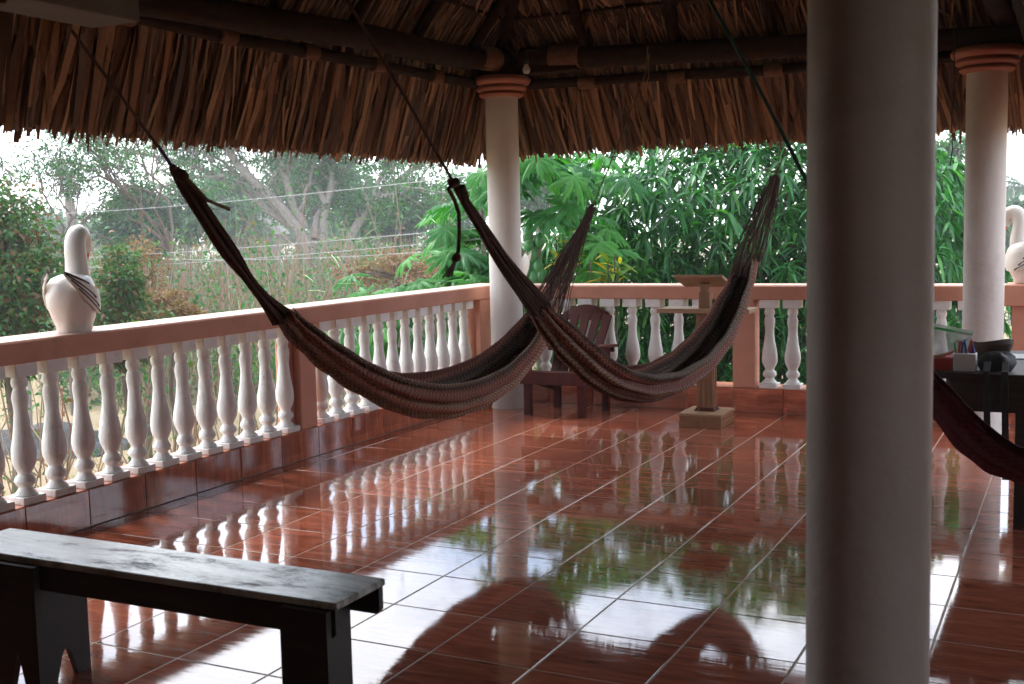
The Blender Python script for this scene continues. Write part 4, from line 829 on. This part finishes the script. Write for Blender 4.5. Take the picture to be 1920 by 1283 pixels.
P = P + rng.normal(0, 0.018, (n, 3)); V_, F_, VL, base = lance_leaf(P, D, rng.uniform(0.15, 0.27, n), rng.uniform(0.034, 0.054, n), rng.uniform(0.25, 0.75, n))
pc, zc = proj(VL.mean(1)); vis = (zc > 0) & (((pc[:, 0] > 1000) & (pc[:, 0] < 1515)) | ((pc[:, 0] > 1757) & (pc[:, 0] < 1808))) & (pc[:, 1] > 285) & (pc[:, 1] < 535)
near = np.where(vis, -zc, -99); cand = np.argsort(-near)[:500]; ids = rng.permutation(cand)[:290]; mask = np.ones(n, bool); mask[ids] = False
VR = VL[mask]; npmesh('leaves', VR.reshape(-1, 3), (base[None] + (np.arange(len(VR)) * 15)[:, None, None]).reshape(-1, 4), MT['mango'], MG, kind='stuff')
bl = [tuple(f) for f in base]
for k in ids:
    c = VL[k].mean(0); m = bpy.data.meshes.new('mango_leaf'); m.from_pydata([tuple(p - c) for p in VL[k]], [], bl); m.materials.append(MT['mango']); link('leaf', m, MG, Vector(c) - MG.location)
q = MB(); tips = []; limbs(q, (mc[0], mc[1], GZ), mc + np.array([0, 0, -0.3]), 0.16, 4, 0.6, 1, tips)
for k in rng.integers(0, len(WP), 120): q.tube([mc + (WP[k] - mc) * 0.1, mc + (WP[k] - mc) * 0.55 + rng.normal(0, 0.06, 3), WP[k]], [0.035, 0.02, 0.006], 5)
q.build('trunk', MT['barkdark'], MG, True)
iv = sphere(5200) * (rng.random((5200, 1)) ** 0.33) * 0.84 * mr; ip = mc + axr * iv[:, :1] + axf * iv[:, 1:2] + np.array([0, 0, 1.0]) * iv[:, 2:3]; ip = ip[ip[:, 1] > 5.4]
V_, F_ = quads_leaf(ip, rng.normal(0, 1, ip.shape), 0.24, 0.06); npmesh('inner_leaves', V_, F_, MT['mango'], MG, kind='stuff')

# ------------------------------------------------------------------ papaya trees
def papaya_mesh(seed):
    r = random.Random(seed); pts = []; lobes = 8; span = math.radians(312)
    seq = [(-0.5, 0.30), (-0.36, 0.58), (-0.26, 0.52), (-0.24, 0.80), (-0.12, 0.72), (-0.07, 0.88), (0.0, 1.0), (0.07, 0.88), (0.12, 0.72), (0.24, 0.80), (0.26, 0.52), (0.36, 0.58)]
    for l in range(lobes):
        a0 = -span / 2 + span * (l + 0.5) / lobes; sz = (0.72 + 0.28 * math.sin(PI * (l + 0.5) / lobes)) * r.uniform(0.9, 1.08)
        for da, rr in seq: pts.append((a0 + da * span / lobes, rr * sz, abs(da)))
    V_ = [(0, 0, 0)]; inner = []
    zf = lambda rr, da: -0.5 * rr ** 2 - 0.75 * rr * da + 0.06
    for a, rr, da in pts: V_.append((0.5 * rr * math.sin(a), 0.5 * rr * math.cos(a), zf(0.5 * rr, da)))
    for a, rr, da in pts: V_.append((rr * math.sin(a), rr * math.cos(a), zf(rr, da) + r.uniform(-0.03, 0.03)))
    n = len(pts); F_ = [(0, k + 2, k + 1) for k in range(n - 1)] + [(k + 1, k + 2, n + k + 2, n + k + 1) for k in range(n - 1)]
    m = bpy.data.meshes.new('papaya_leaf'); m.from_pydata(V_, [], F_); m.polygons.foreach_set('use_smooth', [True] * len(m.polygons)); m.materials.append(MT['papaya']); return m
PM = [papaya_mesh(k) for k in range(5)]
def papaya(px, py, D, leaves, label, fruits=(), r=0.055, rl=(0.27, 0.36)):
    c = atd(px, py, D); t = thing('papaya_tree', (c[0], c[1], GZ), label, 'tree', 'papaya trees at the corner')
    q = MB(); q.tube([np.array([c[0], c[1], GZ]), np.array([c[0] + 0.04, c[1], GZ + (c[2] - GZ) * 0.5]), c], [r * 1.5, r * 1.15, r * 0.7], 14); q.build('trunk', MT['papbark'], t, True)
    for lx, ly in list(leaves) + [(a + rng.normal(0, 22), c + rng.normal(0, 16)) for a, c in leaves]:
        p = atd(lx, ly, D + random.uniform(-0.45, 0.5)); d = p - c; h = unit(np.array([d[0], d[1], 0]) + rng.normal(0, 0.05, 3)); R_ = random.uniform(*rl)
        nrm = unit(np.array([0, 0, 1.0]) + h * random.uniform(0.2, 0.6) + rng.normal(0, 0.18, 3) - _f * random.uniform(0.0, 0.45)); y = unit(h - nrm * (h @ nrm)); x = np.cross(y, nrm)
        if p[1] < 5.05 and p[0] > -2.9: p[1] = 5.1 + random.random() * 0.3
        o = link('leaf', random.choice(PM), t); o.matrix_local = Matrix.Translation(Vector(p) - t.location) @ Matrix(((x[0], y[0], nrm[0], 0), (x[1], y[1], nrm[1], 0), (x[2], y[2], nrm[2], 0), (0, 0, 0, 1))) @ Matrix.Scale(R_, 4)
        mid = c + (p - c) * 0.55 + np.array([0, 0, 0.04]); qq = MB(); qq.tube([c, mid, p], [0.017, 0.013, 0.008], 6); m = qq.mesh('petiole', p, True); m.materials.append(MT['petiole'])
        po = link('petiole', m, o); po.matrix_parent_inverse = o.matrix_local.inverted() @ Matrix.Translation(Vector(p) - t.location)
    for fx, fy in fruits:
        p = atd(fx, fy, D - 0.1); q = MB(); q.lathe(p, [(0.006, 0.075), (0.03, 0.06), (0.046, 0.02), (0.052, -0.02), (0.042, -0.06), (0.016, -0.088), (0.002, -0.095)], 14); q.build('fruit', MT['fruit'], t, True)
papaya(1006, 440, 10.9, [(1012, 308), (1078, 312), (1048, 338), (1108, 322), (1138, 335), (972, 330), (1001, 398), (1062, 372), (1132, 408), (1158, 440), (1106, 452), (1080, 430), (905, 322), (935, 350), (1030, 405), (1090, 470), (1150, 470), (985, 290), (1050, 300)],
       'tall papaya tree right of the corner column, with green fruit and raised stalks', [(992, 458), (1011, 450), (1022, 437), (990, 440), (998, 478), (1008, 500), (1000, 520), (1014, 516), (988, 505)])
papaya(892, 470, 11.6, [(838, 386), (880, 372), (915, 380), (846, 446), (872, 440), (905, 432), (836, 478), (868, 476), (900, 478), (850, 498), (885, 505), (915, 500), (835, 430), (930, 460)],
       'papaya tree seen just left of the corner column, leaves fanned toward the loose rope')
papaya(815, 585, 10.6, [(688, 552), (720, 545), (752, 536), (785, 528), (818, 532), (850, 524), (882, 518), (905, 530), (740, 560), (775, 555), (812, 556), (845, 552), (880, 548), (660, 562), (640, 620), (690, 640), (730, 650), (770, 640), (820, 650), (860, 640), (900, 650), (660, 690), (720, 700), (790, 690), (850, 700), (890, 720), (700, 600), (760, 600), (840, 600), (880, 590)],
       'low spreading papaya just beyond the left balustrade near the corner', rl=(0.22, 0.31))
# ------------------------------------------------------------------ croton shrubs
lm = []
for k in range(4):
    V_, F_, VL, base = lance_leaf(np.zeros((1, 3)), np.array([[0, 1.0, 0]]), 0.2, 0.045, 0.35, 0.2); m = bpy.data.meshes.new('croton_leaf'); m.from_pydata([tuple(p) for p in VL[0]], [], bl); m.materials.append(MT['croton']); lm.append(m)
def croton(px, py, D, n, label, h=0.35, sc=1.0):
    c = atd(px, py, D); c[1] = max(c[1], 5.25); t = thing('croton_shrub', (c[0], c[1], GZ), label, 'shrub', 'yellow-leaved shrubs beyond the back balustrade'); q = MB()
    for k in range(5): q.tube([(c[0], c[1], GZ), c + np.array([rng.normal(0, 0.1), abs(rng.normal(0, 0.08)), random.uniform(-0.1, 0.1)])], [0.014, 0.006], 6)
    q.build('stem', MT['barkdark'], t, True)
    for k in range(n):
        a = random.uniform(0, 2 * PI); z = random.uniform(-h, 0.06); o = link('leaf', random.choice(lm), t, Vector(c + np.array([rng.normal(0, 0.06), abs(rng.normal(0, 0.06)), z])) - t.location)
        o.rotation_euler = (random.uniform(-0.2, 1.0), random.gauss(0, 0.3), a); s = sc * random.uniform(0.7, 1.25); o.scale = (s, s, s)
croton(1140, 492, 10.3, 44, 'yellow and green shrub just behind the back rail, left of the lectern')
croton(1062, 455, 10.9, 40, 'yellow leaved shrub between the papaya fruit and the hammock strings', 0.3, 0.9)
croton(1012, 680, 9.75, 44, 'low yellow-leaved shrub glimpsed between balusters behind the chair', 0.5, 0.8)
croton(795, 690, 10.4, 26, 'yellowing shrub glimpsed through the left balusters near the corner', 0.4, 0.8)

# ------------------------------------------------------------------ bushes and trees beyond the left balustrade
leaf_tree('bush', 5, 520, 140, 215, 11.5, 'dense green and reddish bush tree at the far left behind the swan', 'bush', 'bushleaf', 11000, 0.075, 0.30, 60, 'barkdark', asp=0.55)
leaf_tree('bush', 225, 580, 85, 135, 12.5, 'leafy green bush just right of the neck-forward swan', 'bush', 'bushleaf', 5200, 0.07, 0.30, 34, 'barkdark', asp=0.5)
leaf_tree('bush', 262, 525, 75, 90, 15, 'small withered brown bush above the leafy bush beside the swan', 'bush', 'brownleaf', 2200, 0.06, 0.34, 22, 'barkdark')
leaf_tree('bush', 318, 575, 70, 45, 13.5, 'withered tan brush heap rising behind the left rail, right of the swan', 'bush', 'brownleaf', 1300, 0.07, 0.34, 14, 'barkdark')
leaf_tree('bush', 742, 505, 120, 28, 19, 'long low heap of withered brush above the low papaya', 'bush', 'brownleaf', 1800, 0.09, 0.4, 16, 'barkdark')
def twig_tree(px, py, D, heads, label, mat, n, leaf, r=0.045, spread=0.5, rad=0.3):
    b0 = atd(px, py, D); base = np.array([b0[0], b0[1], GZ]); t = thing('slender_tree', base, label, 'tree'); q = MB(); tips = []
    q.tube([base, (base + b0) / 2 + rng.normal(0, 0.05, 3), b0], [r * 1.5, r * 1.2, r], 8)
    for hx, hy in heads: limbs(q, b0, atd(hx, hy, D + random.uniform(-1.2, 1.2)), r * 0.7, 4, spread, 2, tips)
    q.build('trunk', MT['barkdark'], t, True); V_, F_ = crown_leaves(tips, n, rad, leaf, leaf * 0.38, 0.4); npmesh('crown', V_, F_, MT[mat], t); return t
twig_tree(318, 470, 21, [(235, 300), (185, 285), (255, 265), (290, 280), (215, 345), (160, 272)], 'sparse feathery tree with thin branches against the white sky at upper left', 'farleaf', 5200, 0.09)
twig_tree(120, 480, 20, [(75, 330), (110, 300), (150, 345), (50, 380), (170, 400)], 'thin dark twiggy tree behind the reddish bush, reaching into the sky', 'darkleaf', 3000, 0.085, 0.035)
leaf_tree('round_tree', 262, 425, 82, 82, 30, 'rounded dark green tree under the feathery branches, left of the hammock strings', 'tree', 'darkleaf', 9000, 0.17, 0.30, 54)
leaf_tree('round_tree', 430, 385, 95, 75, 48, 'pale tree behind the weathered hut', 'tree', 'farleaf', 6000, 0.24, 0.34, 36)
leaf_tree('round_tree', 585, 350, 130, 85, 46, 'broad pale tree standing behind the spreading grey branches', 'tree', 'farleaf', 8000, 0.24, 0.32, 46)
leaf_tree('round_tree', 350, 400, 70, 70, 36, 'pale green tree behind the left hammock strings', 'tree', 'farleaf', 4200, 0.18, 0.34, 30)
leaf_tree('round_tree', 735, 395, 105, 75, 38, 'broad grey-green tree right of the spreading grey branches', 'tree', 'darkleaf', 6500, 0.2, 0.32, 44)
leaf_tree('round_tree', 850, 400, 80, 110, 44, 'hazy tree behind the hanging rope end beside the corner column', 'tree', 'farleaf', 5200, 0.22, 0.32, 36)
leaf_tree('round_tree', 1010, 340, 120, 95, 34, 'hazy tree rising behind the tall papaya leaves', 'tree', 'farleaf', 4800, 0.19, 0.3, 36)
leaf_tree('round_tree', 1785, 335, 75, 95, 26, 'hazy tree seen in the gap between the two right-hand columns', 'tree', 'farleaf', 4200, 0.16, 0.3, 30)
leaf_tree('round_tree', 1915, 420, 70, 62, 36, 'dark tree at the right edge behind the swan with the bent neck', 'tree', 'darkleaf', 3500, 0.2, 0.34, 26)
for k, (px, py, hw, hh, D, lab) in enumerate(((-60, 440, 190, 60, 55, 'distant tree at the left edge behind the reddish bush'), (130, 440, 120, 50, 60, 'distant low tree behind the thin dark twiggy tree'), (560, 430, 150, 40, 70, 'distant tree line seen below the spreading grey branches'), (690, 420, 130, 60, 62, 'distant tree right of the weathered hut'))):
    leaf_tree('distant_tree', px, py, hw, hh, D, lab, 'tree', 'farleaf', 3600, 0.34, 0.36, 30, group='distant trees beyond the scrub')
# spreading tree with bare grey limbs
D0 = 30.0; t = thing('spreading_tree', np.r_[atd(600, 470, D0)[:2], GZ], 'wide tree of bare leaning grey limbs and fine foliage behind the left hammock', 'tree')
q = MB(); ends = []
BR = [(0.30, [(600, 540), (585, 455), (522, 388), (472, 338), (440, 300), (402, 250), (330, 180)]), (0.19, [(575, 445), (482, 380), (420, 332), (345, 312), (282, 288)]), (0.13, [(560, 420), (470, 352), (405, 285), (350, 270)]), (0.2, [(570, 430), (530, 340), (522, 280), (505, 200)]), (0.12, [(532, 345), (545, 300), (560, 230)]),
      (0.2, [(605, 470), (612, 385), (622, 330), (626, 280), (600, 200)]), (0.14, [(612, 385), (588, 345), (578, 290), (560, 230)]), (0.18, [(590, 450), (600, 390), (640, 330), (700, 260)]), (0.24, [(640, 540), (640, 470), (672, 405), (704, 370), (718, 350), (790, 305), (850, 265)]), (0.13, [(700, 372), (712, 340), (722, 300), (760, 250)]), (0.12, [(690, 385), (740, 362), (790, 352)]),
      (0.1, [(440, 300), (430, 262), (455, 220)]), (0.08, [(420, 332), (380, 330), (330, 340), (300, 350)]), (0.07, [(402, 300), (360, 285), (320, 262)]), (0.09, [(560, 400), (575, 350), (600, 300), (640, 262)])]
for r0, line in BR:
    dz = random.uniform(-2.5, 2.5); ln = resample(line, 12); n = 12; pts = [atd(x, y, D0 + dz * (i / (n - 1)) ** 1.3) for i, (x, y) in enumerate(ln)]
    pts = [p + rng.normal(0, 0.03, 3) for p in pts]; q.tube(pts, [r0 * 0.62 * (1 - 0.72 * i / (n - 1)) for i in range(n)], 8)
    for i in range(4, n, 1):
        for _ in range(2):
            d = unit(pts[i] - pts[i - 1] + rng.normal(0, 0.35, 3) + np.array([0, 0, 0.12])); e = pts[i] + d * random.uniform(0.5, 1.3); m = (pts[i] + e) / 2 + rng.normal(0, 0.07, 3); q.tube([pts[i], m, e], [0.035, 0.022, 0.008], 4); ends += [m, e]
q.build('trunk', MT['bark'], t, True)
ends = np.array(ends); pe, _ = proj(ends); wgt = np.where((pe[:, 0] > 560) | (pe[:, 1] < 300), 1.0, 0.25); i = rng.choice(len(ends), 24000, p=wgt / wgt.sum()); v = sphere(24000) * rng.random((24000, 1)) * np.array([0.55, 0.55, 0.22]); V_, F_ = quads_leaf(ends[i] + v, v + rng.normal(0, 0.2, v.shape), 0.13, 0.045); npmesh('crown', V_, F_, MT['farleaf'], t)

# palms
def palm(px, py, D, n, fl, label, up=0.6, sag=0.62):
    c = atd(px, py, D); t = thing('palm_tree', (c[0], c[1], GZ), label, 'palm', 'palms beyond the terrace'); q = MB(); q.tube([(c[0], c[1], GZ), (c[0] + 0.1, c[1], (GZ + c[2]) / 2), c], [0.16, 0.13, 0.1], 9); q.build('trunk', MT['bark'], t, True)
    for k in range(n):
        a = 2 * PI * k / n + random.uniform(-0.2, 0.2); e = random.uniform(up - 0.6, up + 0.6); h = np.array([math.cos(a), math.sin(a), 0]); L_ = fl * random.uniform(0.8, 1.1); pts = []
        for i in range(12): s = i / 11; pts.append(c + h * L_ * s * math.cos(e * (1 - 0.3 * s)) + np.array([0, 0, L_ * (s * math.sin(e) - sag * s * s)]))
        pts = np.array(pts); P = []; Dd = []
        for i in range(1, 12):
            for j in range(3):
                s = (i - 1 + j / 3) / 11; p = pts[i - 1] + (pts[i] - pts[i - 1]) * j / 3; f = unit(pts[i] - pts[i - 1]); sd = unit(np.cross(f, [0, 0, 1.0]))
                for sg in (-1, 1): P.append(p); Dd.append(f * 0.8 + sd * sg - np.array([0, 0, 0.35]))
        V_, F_ = quads_leaf(P, Dd, fl * 0.26, fl * 0.028, 0.3); npmesh('frond', V_, F_, MT['darkleaf'], t)
palm(1903, 395, 34, 16, 1.9, 'palm with arching fronds at the right edge, left of the dark tree', 0.5)
palm(1925, 350, 46, 14, 2.2, 'taller palm at the right edge under the open sky', 0.5)
palm(130, 372, 24, 12, 0.95, 'small spiky palm against the white sky at upper left', 1.25, 0.12)
palm(415, 400, 33, 16, 1.2, 'pale low palm behind the left hammock strings near the weathered hut', 0.8)

# hut far behind the scrub
hc = atd(468, 432, 52); t = thing('thatched_hut', (hc[0], hc[1], GZ), 'weathered grey thatched hut half hidden behind the spreading tree', 'hut'); q = MB(); w = 65 * 52 / FPX
q.lathe((hc[0], hc[1], hc[2]), [(w * 1.15, -0.2), (w * 0.75, 0.6), (w * 0.3, 1.25), (0.03, 1.55)], 18); q.build('roof', MT['hut'], t, True); q = MB(); q.lathe((hc[0], hc[1], GZ), [(w * 0.85, 0), (w * 0.85, hc[2] - GZ + 0.1)], 18); q.build('wall', MT['concrete'], t, True)

# ------------------------------------------------------------------ dry shrubs, undergrowth, grass
def shrub(pos, n, h, label, lean=0.25, leafn=60, r=0.012, lmat='scrubleaf', group='bare-stalked shrubs beyond the left balustrade', wide=0.7, leaf=0.07, zmin=0.35):
    pos = np.asarray(pos, float); t = thing('dry_shrub', pos, label, 'shrub', group); q = MB(); tops = []
    for _ in range(n):
        b0 = pos + np.array([rng.normal(0, wide * 0.4), rng.normal(0, wide * 0.4), 0]); d = np.array([rng.normal(0, lean), rng.normal(0, lean), 1.0]); hh = h * random.uniform(0.6, 1.1); k = 6; cv = rng.normal(0, 0.10 * hh, 3)
        pts = [b0 + d * hh * i / (k - 1) + cv * (i / (k - 1)) ** 2 + rng.normal(0, 0.012 * hh, 3) * (i > 0) for i in range(k)]; rr = r * random.uniform(0.6, 1.2); q.tube(pts, [rr * (1.15 - 0.75 * i / (k - 1)) for i in range(k)], 5)
        tops += pts[3:]
        for _ in range(2):
            i = random.choice((2, 3, 4)); e = pts[i] + (np.array([rng.normal(0, 0.35), rng.normal(0, 0.35), 0.7])) * hh * random.uniform(0.15, 0.32); q.tube([pts[i], (pts[i] + e) / 2 + rng.normal(0, 0.02, 3), e], [rr * 0.6, rr * 0.5, rr * 0.25], 4); tops.append(e)
    q.build('stems', MT['stalk'], t, True)
    tops = np.array(tops); i = rng.integers(0, len(tops), leafn); v = rng.normal(0, 0.12, (leafn, 3)); V_, F_ = quads_leaf(tops[i] + v, v + rng.normal(0, 0.1, v.shape), rng.uniform(0.6, 1.3, leafn) * leaf, leaf * 0.7); npmesh('foliage', V_, F_, MT[lmat], t)
SHR = [(190, 560, 14), (285, 560, 15), (345, 520, 19), (395, 560, 16), (440, 540, 18), (480, 560, 15.5), (530, 530, 20), (560, 560, 16), (610, 540, 18), (650, 530, 17), (700, 520, 21), (760, 510, 22), (820, 500, 23), (500, 500, 24), (600, 490, 25), (420, 500, 23), (700, 480, 27), (330, 480, 24)]
for k, (x, y, D) in enumerate(SHR):
    p = atd(x, y, D); p[2] = GZ; top = 1.487 - (y - 425 - 95) / FPX * D
    shrub(p, 9, max(1.6, top - GZ), 'tall bare-stalked shrub in the pale scrub beyond the left balustrade', 0.17, 170, 0.014, 'scrubleaf', wide=1.3, leaf=0.09)
for k, (x, y) in enumerate(((-3.7, -0.6), (-4.3, 0.1), (-3.8, 0.7), (-4.6, 1.2), (-3.9, 1.7), (-5.0, 2.3), (-4.2, 2.6), (-5.6, 0.6), (-5.2, -0.4), (-6.2, 1.6), (-6.4, 3.2), (-5.4, 3.6))):
    shrub((x, y, GZ), 6, random.uniform(1.8, 2.5), 'thin twiggy shrub close behind the left balusters', 0.16, 70, 0.013, 'bushleaf', 'twiggy shrubs close behind the left balusters', 0.6, 0.055)
# undergrowth mass
PP = []; DD = []; n = 62000; px = rng.uniform(60, 1000, n); Dp = 21 + 45 * rng.random(n) ** 1.3; up = rng.random(n) ** 0.8
b0 = CAM + np.stack([ray(x, 430) for x in px]) * Dp[:, None]; htop = 2.1 + 0.5 * np.sin(b0[:, 0] * 1.7) * np.cos(b0[:, 1] * 1.3) + 0.35 * np.sin(b0[:, 0] * 4.1 + b0[:, 1] * 3.3); b0[:, 2] = GZ + up * np.clip(htop, 0.6, 3.0) * np.clip((Dp - 17) / 8, 0.45, 1.15)
V_, F_ = quads_leaf(b0, rng.normal(0, 1, (n, 3)) + np.array([0, 0, 0.5]), rng.uniform(0.09, 0.2, n), rng.uniform(0.05, 0.1, n)); tag(npmesh('undergrowth', V_, F_, MT['scrubleaf']), 'tangled green and tan undergrowth filling the lot beyond the terrace', 'undergrowth', kind='stuff')
n = 1500; px = rng.uniform(130, 930, n); Dp = rng.uniform(22, 36, n); b0 = CAM + np.stack([ray(x, 430) for x in px]) * Dp[:, None]; b0[:, 2] = GZ; d = np.stack([rng.normal(0, 0.22, n), rng.normal(0, 0.22, n), np.ones(n)], 1); hh = rng.uniform(1.2, 3.2, n); w = rng.uniform(0.014, 0.03, n); sd = np.broadcast_to(axr, (n, 3)) * w[:, None]; cv = rng.normal(0, 0.18, (n, 3)); cv[:, 2] = 0
V_ = np.stack([b0 - sd, b0 + sd, b0 + d * (hh * 0.5)[:, None] + cv * 0.3 + sd * 0.8, b0 + d * (hh * 0.5)[:, None] + cv * 0.3 - sd * 0.8, b0 + d * hh[:, None] + cv + sd * 0.3, b0 + d * hh[:, None] + cv - sd * 0.3], 1)
F_ = (np.array([(0, 1, 2, 3), (3, 2, 4, 5)])[None] + (np.arange(n) * 6)[:, None, None]).reshape(-1, 4); tag(npmesh('dry_stalks', V_.reshape(-1, 3), F_, MT['stalk']), 'thicket of dry upright stalks in the undergrowth', 'stalks', kind='stuff')
# grass
n = 30000; px = rng.uniform(-150, 1900, n); Dp = 7 + 40 * rng.random(n) ** 1.6; b0 = CAM + np.stack([ray(x, 430) for x in px]) * Dp[:, None]; keep = (b0[:, 0] < -2.95) | (b0[:, 1] > 5.15); b0 = b0[keep]; n = len(b0); b0[:, 2] = GZ
V_, F_ = quads_leaf(b0 + rng.normal(0, 0.02, (n, 3)), np.stack([rng.normal(0, 0.5, n), rng.normal(0, 0.5, n), np.ones(n)], 1), rng.uniform(0.08, 0.26, n), rng.uniform(0.012, 0.022, n), 0.1); tag(npmesh('dry_grass', V_, F_, MT['drygrass']), 'dry straw-coloured grass on the ground below the terrace', 'grass', kind='stuff')
# tarpaulin and rubble
tp = onz(95, 850, GZ); q = MB(); n = 26; P = []
for i in range(n):
    for k in range(n):
        a, c = i / (n - 1) - 0.5, k / (n - 1) - 0.5; P.append((tp[0] + 2.6 * a, tp[1] + 1.7 * c, GZ + 0.06 + 0.35 * max(0, math.cos(PI * a)) * max(0, math.cos(PI * c)) + 0.07 * math.sin(13 * a + 5 * c) * math.cos(11 * c - 4 * a) + random.uniform(0, 0.03)))
q.add(P, [(i * n + k, (i + 1) * n + k, (i + 1) * n + k + 1, i * n + k + 1) for i in range(n - 1) for k in range(n - 1)]); tag(q.build('tarpaulin', MT['tarp'], base=tp, smooth=True), 'crumpled grey tarpaulin on the ground, seen through the left balusters', 'tarpaulin')
# wire fence
t = thing('wire_fence', np.r_[atd(300, 480, 15)[:2], GZ], 'wire fence with pale strands crossing the scrub beyond the left balustrade', 'fence')
for (x0, y0, d0, x1, y1, d1) in ((60, 404, 17, 900, 328, 11.5), (-60, 492, 17, 900, 428, 11.5), (60, 506, 17, 900, 448, 11.5), (300, 486, 16, 900, 466, 11.5)):
    a, c = atd(x0, y0, d0), atd(x1, y1, d1); q = MB(); q.tube([a + (c - a) * k / 10 - np.array([0, 0, 0.05 * math.sin(PI * k / 10)]) for k in range(11)], 0.0035, 6)
    for k in range(1, 70): p = a + (c - a) * k / 70 - np.array([0, 0, 0.05 * math.sin(PI * k / 70)]); d = unit(rng.normal(0, 1, 3)) * 0.022; q.tube([p - d, p + d], 0.0028, 4)
    q.build('wire', MT['wire'], t)
for s in (0.05, 1.0):
    a = atd(0, 404, 17) * (1 - s) + atd(900, 328, 11.5) * s; q = MB(); q.tube([(a[0], a[1], GZ), (a[0] + 0.05, a[1], 0), (a[0], a[1], a[2] + 0.1)], [0.03, 0.028, 0.025], 8); q.build('post', MT['bark'], t, True)
# overhead cables at the right
t = thing('overhead_cable', atd(1886, 318, 40), 'thin overhead cables in the patch of sky at the right edge', 'cable'); q = MB()
for dy in (0, 35): q.tube([atd(1700, 336 + dy, 42), atd(2100, 300 + dy, 38)], 0.012, 5)
q.build('cable', MT['black'], t)

# ------------------------------------------------------------------ air
HZ = 0.0025
q = MB(); q.box(-125, 125, -60, 150, -6.0, 9.5); hz = q.mesh('haze'); b = NB('haze_air'); b.n.remove(b.p); pv = b.new('ShaderNodeVolumePrincipled'); pv.inputs['Density'].default_value = HZ; pv.inputs['Color'].default_value = (0.93, 0.96, 1.0, 1); pv.inputs['Anisotropy'].default_value = 0.2
b.l(pv.outputs[0], b.out.inputs['Volume']); hz.materials.append(b.m); tag(link('haze', hz), kind='stuff')
